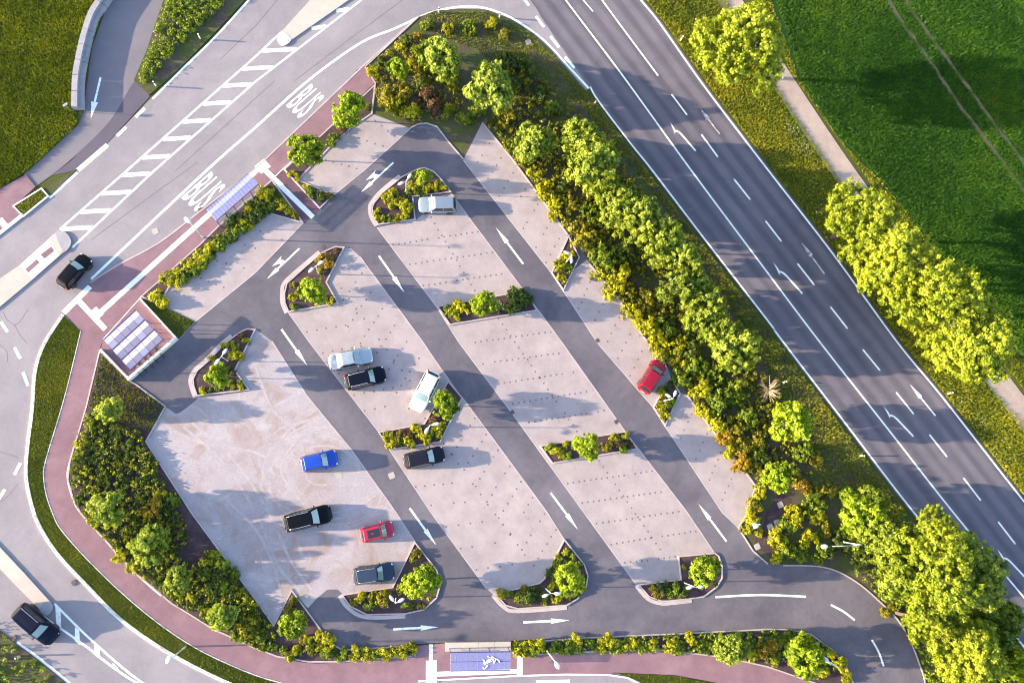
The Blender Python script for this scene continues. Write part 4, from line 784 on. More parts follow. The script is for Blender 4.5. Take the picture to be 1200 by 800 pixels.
grass('grass', [(57, 399), (74, 369), (94, 388), (92, 400), (75, 466), (60, 520)], 60, 'k', 'mown grass at the top of the kerb strip', .04, .10, .04, .105, 5)
grass('grass', [(120, 412), (152, 448), (193, 475), (177, 508), (165, 500), (120, 490), (104, 476)], 130, 'k', 'patchy grass beside the bicycle shelter', .06, .2, .045, .15, 6)
grass('grass', V5, 190, 'k', 'mown grass at the bottom edge near the bus stop', .04, .12, .04, .105, 7)
grass('grass', [(690, 110), (762, 207), (824, 288), (900, 386), (1064, 604), (1020, 610), (960, 560), (920, 480), (890, 420), (830, 320), (770, 230), (700, 150), (650, 75)], 110, 'k', 'rough grass between the hedge and the highway', .08, .28, .045, .09, 8)
grass('grass', [(500, 16), (570, 14), (625, 42), (650, 66), (700, 140), (660, 130), (620, 110), (560, 60), (520, 45), (495, 30)], 85, 'k', 'dry patchy grass inside the road bend', .06, .22, .045, .09, 9)
grass('grass', [(744, -20), (757, 0), (778, 27), (831, 102), (905, 199), (981, 297), (1056, 400), (1111, 467), (1205, 587), (1260, 655), (1300, 620), (1240, 540), (1159, 452), (1085, 345), (985, 212), (905, 95), (840, -20)], 120, 'k', 'flowery rough grass between the highway and the farm track', .08, .3, .045, .01, 10)
grass('grass', [(872, -20), (925, 84), (1012, 204), (1105, 335), (1200, 458), (1260, 540), (1262, 500), (1190, 415), (1110, 310), (1035, 215), (985, 165), (935, 90), (905, 5), (896, -20)], 110, 'k', 'grass margin between the farm track and the field', .08, .3, .045, .01, 11)
grass('grass', [(19, 242), (49, 223), (55, 230), (28, 252)], 150, 'k', 'small triangle of grass beside the street kerb', .05, .16, .04, .1, 12)
grass('grass', [(168, 352), (187, 358), (227, 377), (210, 395)], 120, 'k', 'shaded grass triangle beside the bicycle shelter wall', .05, .16, .04, .15, 13)
rut = [[(a - 1.8 - 1.2 * math.sin(b * .21), b) for a, b in t] + [(a + 1.8 + 1.2 * math.sin(b * .33), b) for a, b in t[::-1]] for t in (cr(TL1, 4), cr(TL2, 4))]
grass('crop', [(905, -10), (938, 92), (985, 163), (1035, 213), (1110, 308), (1230, 460), (1260, 300), (1260, -10)], 150, 'c', 'dark green young crop covering the field', .14, .36, .05, .06, 14, rut, (.16, .22))
def flowers(px, dens, label, seed):
    rng = np.random.default_rng(seed); q = scatter(W(px), dens, rng); n = len(q); c = np.c_[q, rng.uniform(.22, .36, n)]; nr = unit(np.array([0, 0, 1.]) + rng.normal(0, .3, (n, 3)))
    link('wildflowers', quads_mesh('wildflowers', leaves(c, nr, .075, rng, 1.0), np.full(n, .5)), MT['white'], kind='stuff', label=label, category='flowers')
flowers([(918, 145), (935, 150), (952, 178), (945, 190), (925, 165)], 9, 'white wildflowers beside the upper farm track', 1)
flowers([(1110, 462), (1135, 465), (1180, 520), (1200, 560), (1180, 560), (1130, 490)], 3, 'white wildflowers on the verge below the tall trees', 2)
flowers([(955, 195), (968, 205), (960, 260), (940, 235)], 1.5, 'sparse white flowers on the highway verge', 3)
# ================================================================ things
def lerp(a, b, t): return a + (b - a) * t
# ---- cars
def paint_mat(name, c, metal=0.25, rough=0.35): dk = sum(c) < .25; return mat(name, c, rough, 0.0 if dk else metal, 0.08 if dk else 0.3, 1.0, 0.12 if dk else 0.4)
GLASS = mat('sky_toned_windscreen', (0.14, 0.21, 0.245), 0.06, 0.0, 0.0, 1.0, 1.0)  # pale blue base colour stands in for sky reflected in the glass
GLASSD = mat('dark_side_glass', (0.015, 0.02, 0.025), 0.05, 0.0, 0.0, 1.0, 1.0)
TYRE = mat('tyre_rubber', (0.02, 0.02, 0.02), 0.85); RIM = mat('alloy_rim', (0.55, 0.56, 0.58), 0.3, 0.9)
HEADL = mat('headlight_glass', (0.75, 0.78, 0.80), 0.1); TAILL = mat('tail_light_glass', (0.45, 0.02, 0.02), 0.2); PLATE = mat('number_plate', (0.75, 0.75, 0.72), 0.5); TRIM = mat('black_trim', (0.025, 0.025, 0.03), 0.6)
CHROME = mat('rail_aluminium', (0.75, 0.76, 0.78), 0.25, 0.9)
SHAPES = {  # hood end / windscreen top / roof end / rear glass base, as fractions from the front; heights
 'hatch': dict(L=4.0, W=1.72, H=1.50, ws=.26, rs=.42, re=.88, rg=.955, belt=.92, hood=.86, tail=.90),
 'small': dict(L=3.6, W=1.64, H=1.48, ws=.22, rs=.38, re=.90, rg=.965, belt=.92, hood=.88, tail=.92),
 'sedan': dict(L=4.75, W=1.80, H=1.42, ws=.29, rs=.43, re=.70, rg=.82, belt=.90, hood=.84, tail=.92),
 'wagon': dict(L=4.6, W=1.80, H=1.48, ws=.27, rs=.41, re=.90, rg=.965, belt=.93, hood=.86, tail=.94),
 'suv': dict(L=4.65, W=1.88, H=1.70, ws=.26, rs=.40, re=.91, rg=.97, belt=1.04, hood=.99, tail=1.04)}
def car(x, y, x2, y2, shape, color, label, L=None, rails=False, roofc=None, sunroof=False, metal=.25, group='parked cars', hz=0.75, width=1.0):
    """front of the car points from (x, y) towards (x2, y2)"""
    S = dict(SHAPES[shape]); L = L or S['L']; hw = S['W'] / 2 * width; H = S['H']; p = P(x, y, hz); q = P(x2, y2, hz)
    base = 0.102 if group == 'parked cars' else 0.025
    rt = root('car', (p.x, p.y, base), math.atan2(q.y - p.y, q.x - p.x), label=label, category='car', group=group)
    pm = paint_mat('car_paint', color, metal)
    X = lambda f: L / 2 - f * L
    # lower body: lofted sections front to rear
    st = [(0.0, .50, .60, .40), (.010, .70, .67, .32), (.035, .86, .73, .24), (.08, .94, S['hood'] - .09, .2), (.14, .985, S['hood'] - .04, .2), (S['ws'] - .01, 1.0, S['hood'] + .03, .2), (S['ws'] + .08, 1.0, S['belt'], .2), (.5, 1.0, S['belt'] + .01, .2), (.72, 1.0, S['belt'] + .02, .2), (.86, .985, S['tail'] + .01, .2), (.94, .935, S['tail'], .24), (.982, .82, S['tail'] - .08, .32), (1.0, .62, S['tail'] - .2, .42)]
    vs, fs = [], []; prof = [(.90, 0, 0), (1.0, .35, 0), (1.0, .72, 0), (.965, .92, 0), (.88, .985, 0), (.5, 1.0, .015), (0, 1.0, .025)]
    ring = [(s_, t, u) for s_, t, u in prof] + [(-s_, t, u) for s_, t, u in prof[-2::-1]]
    for f, w, zt, zb in st:
        for s_, t, u in ring: vs.append((X(f), s_ * hw * w, lerp(zb, zt, t) + u))
    n = len(ring)
    for i in range(len(st) - 1):
        for j in range(n - 1): fs.append((i * n + j, i * n + j + 1, (i + 1) * n + j + 1, (i + 1) * n + j))
        fs.append((i * n + n - 1, i * n, (i + 1) * n, (i + 1) * n + n - 1))
    fs += [tuple(range(n)), tuple(range((len(st) - 1) * n, len(st) * n))]
    bm = bmesh.new(); bm.from_mesh(mesh_from('t', vs, fs)); body = link('body', bm_mesh('body', bm, True), pm, rt); sub = body.modifiers.new('round', 'SUBSURF'); sub.levels = 1; sub.render_levels = 1
    # cabin: roof with pillars
    b0, r0, r1, b1 = X(S['ws']), X(S['rs']), X(S['re']), X(S['rg']); zb = S['belt'] - .02; zr = H
    wb, wr = hw * .93, hw * .74
    def yb(t): return wb * (1 - .05 * abs(t - .5) * 2)
    lo = [(b0, wb * .90), (b0 - .10 * L * .4, wb), (lerp(b0, b1, .5), wb), (b1 + .06, wb * .97), (b1, wb * .86)]
    hi = [(r0, wr * .92), (r0 - .10, wr), (lerp(r0, r1, .5), wr), (r1 + .08, wr * .96), (r1, wr * .88)]
    bm = bmesh.new(); m_ = len(lo)
    A = [bm.verts.new((a, b, zb)) for a, b in lo] + [bm.verts.new((a, -b, zb)) for a, b in lo[::-1]]
    B = [bm.verts.new((a, b, zr - .05)) for a, b in hi] + [bm.verts.new((a, -b, zr - .05)) for a, b in hi[::-1]]
    C = [bm.verts.new((lerp(a, (r0 + r1) / 2, .06), b * .86, zr - .008)) for a, b in hi] + [bm.verts.new((lerp(a, (r0 + r1) / 2, .06), -b * .86, zr - .008)) for a, b in hi[::-1]]
    N = len(A)
    for k in range(N): bm.faces.new((A[k], A[(k + 1) % N], B[(k + 1) % N], B[k])); bm.faces.new((B[k], B[(k + 1) % N], C[(k + 1) % N], C[k]))
    c0 = [bm.verts.new((lerp(r0, r1, t), 0, zr + .02 * (1 - abs(2 * t - 1)))) for t in (.06, .3, .5, .7, .94)]
    for k in range(m_ - 1): bm.faces.new((C[k], C[k + 1], c0[k + 1], c0[k])); bm.faces.new((C[N - 1 - k], c0[k], c0[k + 1], C[N - 2 - k]))
    bm.faces.new((C[0], c0[0], C[N - 1])); bm.faces.new((C[m_ - 1], C[m_], c0[m_ - 1]))
    cab = link('roof', bm_mesh('roof', bm, False), pm if roofc is None else paint_mat('roof_paint', roofc, metal), rt)
    def pane(nm, corners, m, off, parent=rt, crv=0.0):
        c = [Vector(v) for v in corners]; nrm = (c[1] - c[0]).cross(c[3] - c[0]).normalized(); mid = sum(c, Vector()) / 4
        if nrm.dot(mid - Vector((0, 0, .8))) < 0: nrm = -nrm
        g = []; U, V_ = 5, 3
        for i in range(U):
            for j in range(V_):
                a, b = i / (U - 1), j / (V_ - 1); pt = c[0].lerp(c[1], a).lerp(c[3].lerp(c[2], a), b); g.append(pt + nrm * (off + crv * (1 - (2 * a - 1) ** 2)))
        me = mesh_from(nm, g, [(i * V_ + j, (i + 1) * V_ + j, (i + 1) * V_ + j + 1, i * V_ + j + 1) for i in range(U - 1) for j in range(V_ - 1)], True)
        return link(nm, me, m, parent)
    zl, zu = lerp(zb, zr - .05, .10), lerp(zb, zr - .05, .93)
    def wx(a, b, t): return lerp(a, b, t)
    pane('windscreen', [(wx(b0, r0, .10), wb * .84, zl), (wx(b0, r0, .10), -wb * .84, zl), (wx(b0, r0, .93), -wr * .84, zu), (wx(b0, r0, .93), wr * .84, zu)], GLASS, .012, crv=.05)
    pane('rear_window', [(wx(b1, r1, .12), wb * .76, lerp(zb, zr, .2)), (wx(b1, r1, .12), -wb * .76, lerp(zb, zr, .2)), (wx(b1, r1, .92), -wr * .78, zu), (wx(b1, r1, .92), wr * .78, zu)], GLASSD if shape != 'sedan' else GLASS, .012, crv=.03)
    for s in (1, -1):
        xm = lerp(b0, b1, .52)
        for (xa, xb, ta, tb) in ((b0 - .30, xm + .04, r0 - .14, xm + .04), (xm - .04, b1 + .22, xm - .04, r1 + .18)):
            pane('side_window', [(xa, s * wb * .995, zl), (xb, s * wb * .995, zl), (tb, s * lerp(wb, wr, .90), zu), (ta, s * lerp(wb, wr, .90), zu)], GLASSD, .010)
        part('mirror', lambda bm: box(bm, (b0 - .32, s * (hw + .07), S['belt'] + .02), (.14, .22, .15), 0, .04), pm if color[0] + color[1] + color[2] > .2 else TRIM, rt, True)
        part('headlight', lambda bm: box(bm, (X(.06), s * hw * .66, .665), (.20, .34, .13), s * -.55, .04), HEADL, rt, True)
        part('tail_light', lambda bm: box(bm, (X(.965), s * hw * .74, S['tail'] - .15), (.13, .22, .22), s * .4, .04), TAILL, rt, True)
        for f in (.185, .80):
            w = root('wheel', (X(f), s * (hw - .13), .31)); w.parent = rt
            def tyre(bm):
                prev = None; prof_ = [(.20, -.09), (.29, -.10), (.31, -.06), (.31, .06), (.29, .10), (.20, .09)]; nn = 18; rings = []
                for r_, yy in prof_: rings.append([bm.verts.new((math.cos(2 * math.pi * k / nn) * r_, yy, math.sin(2 * math.pi * k / nn) * r_)) for k in range(nn)])
                for i in range(len(rings)):
                    for k in range(nn): a, b = rings[i], rings[(i + 1) % len(rings)]; bm.faces.new((a[k], a[(k + 1) % nn], b[(k + 1) % nn], b[k]))
            part('tyre', tyre, TYRE, w, True)
            part('rim', lambda bm: tube(bm, (0, -.07, 0), (0, .085 if s > 0 else -.085, 0) if False else (0, .07, 0), .205, .205, 16), RIM, w)
            part('wheel_arch', lambda bm: tube(bm, (X(f), s * (hw - .20), .33), (X(f), s * (hw + .004), .33), .37, .37, 18), TRIM, rt)
        if rails:
            def rail(bm):
                pts = [(r0 - .25, s * wr * .93, zr - .03), (r0 - .38, s * wr * .93, zr + .05), (lerp(r0, r1, .5), s * wr * .95, zr + .065), (r1 + .28, s * wr * .91, zr + .05), (r1 + .12, s * wr * .90, zr - .03)]
                for k in range(4): tube(bm, pts[k], pts[k + 1], .026, .026, 6)
            part('roof_rail', rail, CHROME, rt)
    part('bumper', lambda bm: box(bm, (X(.012), 0, .40), (.12, hw * 1.05, .16), 0, .04), TRIM, rt, True)
    part('bumper', lambda bm: box(bm, (X(.99), 0, .40), (.10, hw * 1.15, .16), 0, .04), TRIM, rt, True)
    part('number_plate', lambda bm: box(bm, (X(1.0) - .015, 0, .62), (.02, .52, .11)), PLATE, rt)
    part('grille', lambda bm: box(bm, (X(.006) + .012, 0, .56), (.04, hw * .8, .12), 0, .015), TRIM, rt)
    part('wiper', lambda bm: (tube(bm, (b0 + .0, .45, zb + .05), (b0 - .06, -.1, zb + .10), .012, .01, 5), tube(bm, (b0, -.05, zb + .05), (b0 - .06, -.6, zb + .10), .012, .01, 5)), TRIM, rt)
    if sunroof: pane('sunroof', [(r0 - .18, wr * .66, zr + .004), (r0 - .18, -wr * .66, zr + .004), (r1 + .40, -wr * .66, zr + .004), (r1 + .40, wr * .66, zr + .004)], GLASSD, .012)
    return rt
MO = 'cars driving on the street'
car(87, 318, 100, 303, 'hatch', (.004, .004, .008), 'black hatchback driving on the street beside the pedestrian refuge island', 3.95, width=.95, group=MO)
car(42, 731, 57, 744, 'suv', (.005, .007, .022), 'dark blue estate car with roof rails driving at the lower left', 4.7, True, width=.96, group=MO)
car(411, 420, 431, 416, 'sedan', (.40, .44, .50), 'silver-white saloon parked at the top of the pair of cars', 4.6, metal=.5)
car(428, 443, 448, 438, 'wagon', (.004, .005, .014), 'black estate car with roof rails parked just below the silver saloon', 4.3, True)
car(498, 458, 489, 476, 'hatch', (.80, .79, .78), 'white car parked at an angle beside the bent planter', 4.6, metal=0.0, width=1.05)
car(497, 536, 515, 532, 'hatch', (.012, .012, .024), 'charcoal car parked directly below the bent planter', 4.3)
car(374, 540, 392, 536, 'hatch', (.012, .06, .42), 'bright blue hatchback parked on the gravel lot', 3.7)
car(361, 607, 381, 602, 'suv', (.004, .004, .007), 'black off-road car with silver roof rails on the gravel lot', 4.75, True)
car(442, 623, 458, 619, 'small', (.40, .018, .055), 'small red hatchback with dark glass roof on the gravel lot', 3.35, sunroof=True)
car(438, 672, 458, 669, 'wagon', (.03, .045, .085), 'slate blue estate car with roof rails beside the lower planter', 4.15, True, metal=.5)
car(513, 240, 494, 240, 'wagon', (.25, .30, .38), 'silver car parked in the notch of the top island planter', 4.2, metal=.5)
car(764, 441, 774, 425, 'small', (.27, .005, .025), 'dark red car parked against the bank on the right strip', 4.0, width=1.08)

# ---- lamps
def twin_lamp(bx_, by_, h1, h2, label, hgt=3.4):
    b = P(bx_, by_); rt = root('car_park_lamp', (b.x, b.y, .1), label=label, category='street lamp', group='twin-head car park lamps')
    top = hgt - .1
    part('pole', lambda bm: (tube(bm, (0, 0, -.1), (0, 0, .8), .075, .07, 10), tube(bm, (0, 0, .8), (0, 0, top), .055, .04, 10)), MT['lampw'], rt, True)
    for hp in (h1, h2):
        q = P(hp[0], hp[1], hgt) - Vector((b.x, b.y, .1)); d = Vector((q.x, q.y, 0)); d = d.normalized() * .62; a = math.atan2(d.y, d.x)
        arm = part('arm', lambda bm: tube(bm, (0, 0, top - .1), (d.x * .6, d.y * .6, top + .02), .04, .035, 8), MT['lampw'], rt, True)
        def head(bm):
            m = Matrix.Translation((d.x, d.y, top + .05)) @ Matrix.Rotation(a, 4, 'Z') @ Matrix.Diagonal((.36, .17, .08, 1)); bmesh.ops.create_uvsphere(bm, u_segments=14, v_segments=8, radius=1, matrix=m)
        part('lamp_head', head, MT['lampw'], rt, True)
        part('lens', lambda bm: box(bm, (d.x, d.y, top - .045), (.4, .2, .02), a), MT['white'], rt)
for b, a, c, lab in [((476, 225), (479, 208), (470, 215), 'white twin-head lamp in the island planter with the silver car'), ((268, 423), (262, 414), (256, 422), 'white twin-head lamp in the planter at the corner of the gravel lot'), ((374, 321), (371, 311), (363, 318), 'white twin-head lamp in the leaf-shaped planter beside the entrance lane'),
                     ((503, 500), (509, 497), (500, 504), 'white twin-head lamp in the bent planter beside the white car'), ((639, 689), (640, 697), (651, 695), 'white twin-head lamp in the middle teardrop planter on the bottom lane'), ((801, 682), (809, 688), (820, 687), 'white twin-head lamp in the square-cornered planter lower right'), ((464, 700), (460, 702), (468, 704), 'white twin-head lamp in the planter below the red hatchback'),
                     ((777, 470), (782, 463), (791, 461), 'white twin-head lamp beside the red car on the right'), ((663, 308), (666, 297), (670, 301), 'white twin-head lamp in the small upper wedge planter'), ((876, 612), (882, 615), (886, 617), 'white twin-head lamp in shrubs beside the service pad')]:
    twin_lamp(b[0], b[1], a, c, lab)
def street_lamp(b, hd, hgt, label, head_len=.7):
    p = P(*b); rt = root('street_lamp', (p.x, p.y, .1), label=label, category='street lamp', group='single-arm street lamps'); q = P(hd[0], hd[1], hgt) - Vector((p.x, p.y, .1)); a = math.atan2(q.y, q.x); r_ = math.hypot(q.x, q.y)
    part('pole', lambda bm: (tube(bm, (0, 0, -.1), (0, 0, 1.0), .09, .085, 10), tube(bm, (0, 0, 1.0), (0, 0, hgt - .35), .07, .05, 10)), MT['lampw'], rt, True)
    part('arm', lambda bm: (tube(bm, (0, 0, hgt - .35), (q.x * .25, q.y * .25, hgt - .12), .05, .045, 8), tube(bm, (q.x * .25, q.y * .25, hgt - .12), (q.x * .8, q.y * .8, hgt - .06), .045, .04, 8)), MT['lampw'], rt, True)
    def head(bm):
        m = Matrix.Translation((q.x, q.y, hgt - .05)) @ Matrix.Rotation(a, 4, 'Z') @ Matrix.Diagonal((head_len * .6, .24, .09, 1)); bmesh.ops.create_uvsphere(bm, u_segments=14, v_segments=8, radius=1, matrix=m)
    part('lamp_head', head, MT['lampw'], rt, True); part('lens', lambda bm: box(bm, (q.x, q.y, hgt - .14), (head_len * .7, .28, .02), a), MT['white'], rt)
street_lamp((218, 757), (198, 772), 6.0, 'white street lamp on the grass strip, its head over the lower left street')
street_lamp((239, 279), (220, 258), 6.0, 'white street lamp beside the bus shelter, its head over the bus lane')
street_lamp((640, 761), (653, 779), 5.0, 'white street lamp in the bottom bed leaning over the pavement')
street_lamp((984, 634), (966, 640), 4.6, 'white street lamp in dark shrubs near the start of the exit curve')
street_lamp((962, 772), (967, 772), 4.0, 'white street lamp behind the tree at the right end of the bottom bed')
# ---- marker posts
POST = None
for x, y, lab in [(183, 101, 'white marker post beside the street mouth of the bike path'), (235, 46, 'white marker post halfway along the wild verge at the top left'), (514, 15, 'left of the two white marker posts inside the road bend'), (585, 21, 'right of the two white marker posts inside the road bend'), (697, 121, 'white marker post where the side road joins the highway'),
               (797, 48, 'white marker post on the verge below the lone tall tree'), (1110, 461, 'white marker post on the verge below the tree row'), (1007, 534, 'white marker post on the hedge side of the highway'), (24, 768, 'white marker post at the lower left corner'), (917, 448, 'white marker post near the bare dry bush')]:
    p = P(x, y)
    if POST is None:
        POST = rt = root('marker_post', (0, 0, 0), category='marker post', group='roadside marker posts')
        part('post', lambda bm: box(bm, (0, 0, .5), (.14, .11, 1.0), 0, .02), MT['white'], rt); part('black_band', lambda bm: box(bm, (0, 0, .80), (.146, .116, .22)), MT['dark'], rt); part('reflector', lambda bm: box(bm, (0, .058, .80), (.05, .012, .18)), MT['red_refl'], rt)
    else: rt = copy_tree(POST)
    rt.location = (p.x, p.y, .08); rt.rotation_euler = (0, 0, -.7); rt['label'] = lab
# ---- wall beside the bike path
def path_wall():
    back = W(cr([(168, -70), (134, -20), (120, 0), (107, 21), (98.5, 47), (93, 71), (89, 95), (88, 130)], 6)); rt = root('retaining_wall', (back[-1][0], back[-1][1], 0), label='curved grey concrete block wall beside the bike path', category='wall')
    pts = np.array(back); seg = np.r_[0, np.cumsum(np.linalg.norm(np.diff(pts, axis=0), axis=1))]
    def at(s): return np.array([np.interp(s, seg, pts[:, 0]), np.interp(s, seg, pts[:, 1])])
    L = seg[-1]; n = int(L / 1.7); o0 = np.array([back[-1][0], back[-1][1]])
    for k in range(n):
        a, b = L * k / n + .03, L * (k + 1) / n - .03
        ln = [tuple(at(lerp(a, b, t)) - o0) for t in (0, .25, .5, .75, 1)]
        dz = random.uniform(-.012, .012)
        for nm, wa, wb, z1 in (('wall_block', .02, -.55, .98), ('ledge_block', -.56, -.98, .62)):
            s = 1
            me = ribbon_mesh(nm, ln, -wa * s, -wb * s, 0.0, z1 + dz); link(nm, me, MT['wallc'], rt)
path_wall()
p = P(84, 131); rt = root('sign_post', (p.x, p.y, .1), label='small white sign post at the lower end of the curved wall', category='sign')
part('post', lambda bm: tube(bm, (0, 0, -.1), (0, 0, 1.7), .03, .03, 8), MT['steel'], rt); part('sign_plate', lambda bm: box(bm, (0, 0, 1.55), (.5, .03, .35), .7, .005), MT['white'], rt)
# ---- glass bus shelters
def glass_mat(name, c, a, rough=.12):
    m = mat(name, c, rough, 0, 0, a, .8); return m
BLUEG = glass_mat('blue_glass', (.21, .25, .55), .45); MILK = glass_mat('milky_glass', (.46, .43, .58), .72, .3); MILK2 = glass_mat('grey_milky_glass', (.36, .33, .46), .62, .3); CLEAR = glass_mat('clear_glass', (.35, .45, .6), .35)
def shelter(c, z, ncol, label, rows, post_edge, name='bus_shelter', pitch=.15):
    """c: four roof corners in the photo, 0-1 front edge, 3-2 back edge"""
    A = [P(q[0], q[1], z) for q in c]; o = A[0].copy(); o.z = 0; rt = root(name, (o.x, o.y, 0.1), label=label, category='shelter')
    A = [a - Vector((o.x, o.y, .1)) for a in A]; A[2].z += pitch; A[3].z += pitch
    def pt(u, v): return A[0].lerp(A[1], u).lerp(A[3].lerp(A[2], u), v)
    for i in range(ncol):
        for j in range(rows):
            g = .012
            q = [pt((i + g * 3) / ncol, (j + .02) / rows), pt((i + 1 - g * 3) / ncol, (j + .02) / rows), pt((i + 1 - g * 3) / ncol, (j + .98) / rows), pt((i + g * 3) / ncol, (j + .98) / rows)]
            link('roof_panel', mesh_from('roof_panel', q + [v - Vector((0, 0, .02)) for v in q], [(0, 1, 2, 3), (7, 6, 5, 4), (0, 4, 5, 1), (1, 5, 6, 2), (2, 6, 7, 3), (3, 7, 4, 0)]), BLUEG, rt)
    for v in [j / rows for j in range(rows + 1)]: part('beam', lambda bm: tube(bm, pt(-.005, v) - Vector((0, 0, .05)), pt(1.005, v) - Vector((0, 0, .05)), .04, .04, 6), MT['navy'], rt)
    for i in range(ncol + 1): part('glazing_bar', lambda bm: tube(bm, pt(i / ncol, 0) - Vector((0, 0, .03)), pt(i / ncol, 1) - Vector((0, 0, .03)), .018, .018, 5), MT['steel'], rt)
    np_ = max(2, ncol // 3 + 1)
    for i in range(np_):
        u = i / (np_ - 1); t = pt(u, post_edge); part('post', lambda bm: tube(bm, (t.x, t.y, 0), t - Vector((0, 0, .05)), .045, .045, 8), MT['navy'], rt)
        if i < np_ - 1:
            t2 = pt((i + 1) / (np_ - 1), post_edge); e = (t2 - t).normalized() * .08
            q = [Vector((t.x, t.y, .25)) + e, Vector((t2.x, t2.y, .25)) - e, Vector((t2.x, t2.y, z - .5)) - e, Vector((t.x, t.y, z - .5)) + e]
            link('back_pane', mesh_from('back_pane', q, [(0, 1, 2, 3)]), CLEAR, rt)
    a, b = pt(.2, lerp(.5, post_edge, .72)), pt(.8, lerp(.5, post_edge, .72))
    part('bench', lambda bm: (tube(bm, (a.x, a.y, .45), (b.x, b.y, .45), .05, .05, 6), tube(bm, (a.x, a.y, 0), (a.x, a.y, .45), .03, .03, 6), tube(bm, (b.x, b.y, 0), (b.x, b.y, .45), .03, .03, 6)), MT['steel'], rt)
    return rt, pt
shelter([(242, 245), (291, 203), (303, 216), (254, 259)], 2.5, 15, 'long bus shelter with blue glass roof on the upper left pavement', 2, .97)
sh2, pt2 = shelter([(528, 786), (598, 785), (598, 763), (528, 764)], 2.5, 11, 'bus shelter with blue glass roof and white graffiti at the bottom', 2, .97)
for st_ in ([(.54, .62), (.57, .50), (.55, .42), (.585, .38), (.60, .55)], [(.62, .40), (.63, .60), (.65, .44), (.66, .62), (.675, .48)], [(.68, .62), (.70, .68), (.71, .55), (.73, .42), (.75, .60)], [(.62, .78), (.66, .72), (.70, .75), (.74, .66), (.79, .60), (.82, .47)], [(.54, .18), (.56, .12), (.60, .20), (.62, .30)]):   # thin white curved strokes laid on the roof panels
    ln = cr(st_, 4); q = [pt2(u, v) + Vector((0, 0, .02)) for u, v in ln]; part('strokes', lambda bm: [tube(bm, q[k], q[k + 1], .055, .055, 5) for k in range(len(q) - 1)], MT['white'], sh2)
w0 = P(522, 756.5); w1 = P(598, 755.5); rt = root('bench_wall', (w0.x, w0.y, .1), math.atan2(w1.y - w0.y, w1.x - w0.x), label='beige concrete slab wall behind the bottom bus shelter', category='wall'); LW = (w1 - w0).length
for k in range(4): part('slab', lambda bm: box(bm, (LW * (k + .5) / 4, 0, .2), (LW / 4 - .015, .86, .44), 0, .02), MT['concrete'], rt)
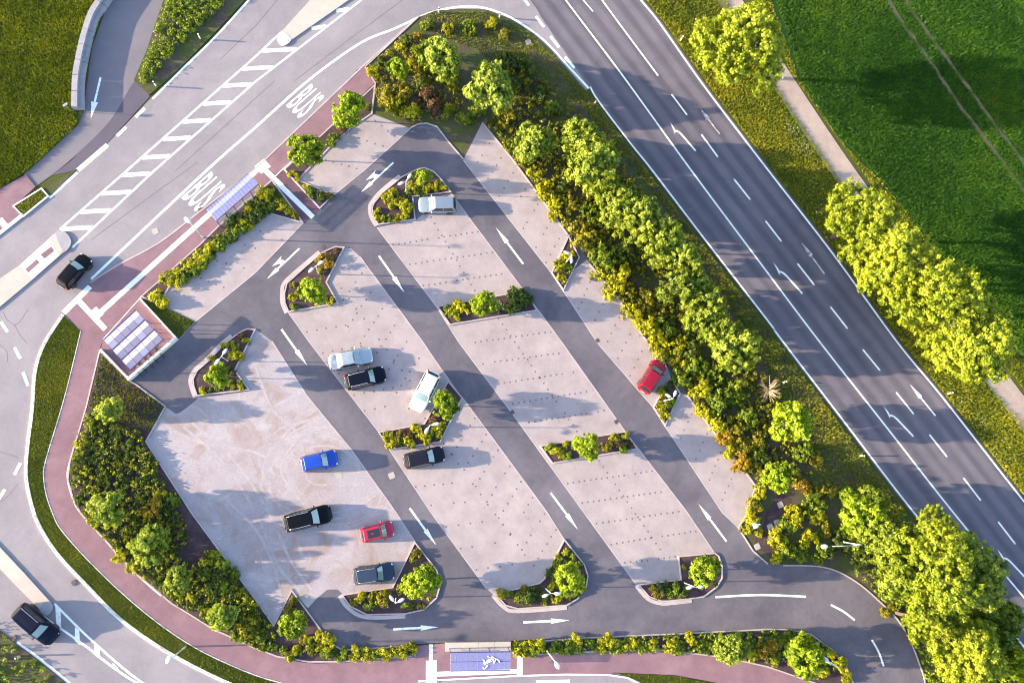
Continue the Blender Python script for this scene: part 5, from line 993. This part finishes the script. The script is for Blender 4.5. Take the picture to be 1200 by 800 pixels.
# ---- bicycle shelter in its walled yard
YARD = [(166, 350), (210, 398), (154, 446.5), (118.5, 410), (121, 398)]
yd = sheet('shelter_yard', W(YARD), .13, MT['red'], z0=0, **ST)
def yard_wall(a, b, th, h, label, off=0.0):
    ln = W([a, b], 0); me = ribbon_mesh('yard_wall', ln, off, off + th, 0, h); return link('yard_wall', me, MT['kerb_white'], None, label=label, category='wall')
yard_wall((210, 398), (153.6, 446.8), .26, .95, 'white wall of the bicycle yard facing the car park lane', -.26)
yard_wall((166, 350), (209.5, 397.5), .16, .5, 'thin white wall of the bicycle yard beside the grass triangle', -.16)
yard_wall((153.0, 446.5), (118.5, 410.5), .16, .45, 'thin white wall of the bicycle yard beside the left bed', -.16)
def bike_shelter():
    z = 2.3; c = [P(q[0], q[1], z) for q in [(121, 398), (159, 363), (191, 398), (153, 433.5)]]; o = Vector((c[0].x, c[0].y, .13)); rt = root('bicycle_shelter', o, label='three-tier milky glass roof of the bicycle shelter', category='shelter'); c = [v - o for v in c]
    def pt(u, v, dz=0): return c[0].lerp(c[1], u).lerp(c[3].lerp(c[2], u), v) + Vector((0, 0, dz))
    for j in range(3):
        va, vb = j / 3 + .02, (j + 1) / 3 - .02
        for i in range(5):
            for hlf in range(2):
                v0, v1 = lerp(va, vb, hlf * .5), lerp(va, vb, hlf * .5 + .49); d0, d1 = (0, .09) if hlf == 0 else (.09, 0)
                q = [pt(i / 5 + .006, v0, d0), pt((i + 1) / 5 - .006, v0, d0), pt((i + 1) / 5 - .006, v1, d1), pt(i / 5 + .006, v1, d1)]
                link('roof_panel', mesh_from('roof_panel', q + [w - Vector((0, 0, .02)) for w in q], [(0, 1, 2, 3), (7, 6, 5, 4), (0, 4, 5, 1), (1, 5, 6, 2), (2, 6, 7, 3), (3, 7, 4, 0)]), MILK if hlf == 0 or (i * 7 + j * 3) % 4 == 0 else MILK2, rt)
        part('gutter', lambda bm: tube(bm, pt(0, vb + .02, -.02), pt(1, vb + .02, -.02), .05, .05, 6), MT['navy'], rt)
        for i in (0, 2, 4, 5): t = pt(i / 5, vb + .01); part('post', lambda bm: tube(bm, (t.x, t.y, 0), t, .04, .04, 8), MT['navy'], rt)
        for i in range(6): part('glazing_bar', lambda bm: (tube(bm, pt(i / 5, va, -.01), pt(i / 5, (va + vb) / 2, .08), .015, .015, 5), tube(bm, pt(i / 5, (va + vb) / 2, .08), pt(i / 5, vb, -.01), .015, .015, 5)), MT['navy'], rt)
    part('gutter', lambda bm: tube(bm, pt(0, 0, -.02), pt(1, 0, -.02), .05, .05, 6), MT['navy'], rt)
bike_shelter()
def bicycle(x, y, x2, y2, col, label):
    p, q = P(x, y), P(x2, y2); rt = root('bicycle', (p.x, p.y, .13), math.atan2(q.y - p.y, q.x - p.x), label=label, category='bicycle', group='bicycles in the shelter'); fm = mat('bicycle_paint', col, .4)
    for xx in (-.52, .52):
        def wheel(bm):
            n = 20
            for k in range(n):
                a, b = 2 * math.pi * k / n, 2 * math.pi * (k + 1) / n; tube(bm, (xx + .33 * math.cos(a), 0, .34 + .33 * math.sin(a)), (xx + .33 * math.cos(b), 0, .34 + .33 * math.sin(b)), .02, .02, 5, False)
            for k in range(6): a = math.pi * k / 6; tube(bm, (xx + .32 * math.cos(a), 0, .34 + .32 * math.sin(a)), (xx - .32 * math.cos(a), 0, .34 - .32 * math.sin(a)), .004, .004, 4, False)
        part('wheel', wheel, TYRE, rt)
    part('frame', lambda bm: [tube(bm, a, b, .02, .02, 6) for a, b in (((-.52, 0, .34), (-.05, 0, .32)), ((-.05, 0, .32), (-.2, 0, .82)), ((-.05, 0, .32), (.40, 0, .72)), ((-.18, 0, .76), (.38, 0, .80)), ((-.52, 0, .34), (-.18, 0, .74)), ((.52, 0, .34), (.37, 0, .92)))], fm, rt)
    part('saddle', lambda bm: box(bm, (-.2, 0, .88), (.26, .14, .06), 0, .02), TYRE, rt); part('handlebar', lambda bm: (tube(bm, (.36, -.28, 1.0), (.36, .28, 1.0), .014, .014, 6), tube(bm, (.37, 0, .9), (.36, 0, 1.0), .016, .016, 6)), MT['steel'], rt)
for k, (x, y) in enumerate([(162, 434), (168, 430), (175, 424), (181, 419), (188, 413)]):
    bicycle(x, y, x + 6.5, y + 7.5, [(.3, .02, .02), (.02, .02, .02), (.25, .25, .28), (.02, .05, .2), (.04, .04, .04)][k], 'bicycle at the open edge of the bicycle shelter, %s from the bottom corner' % names[k])
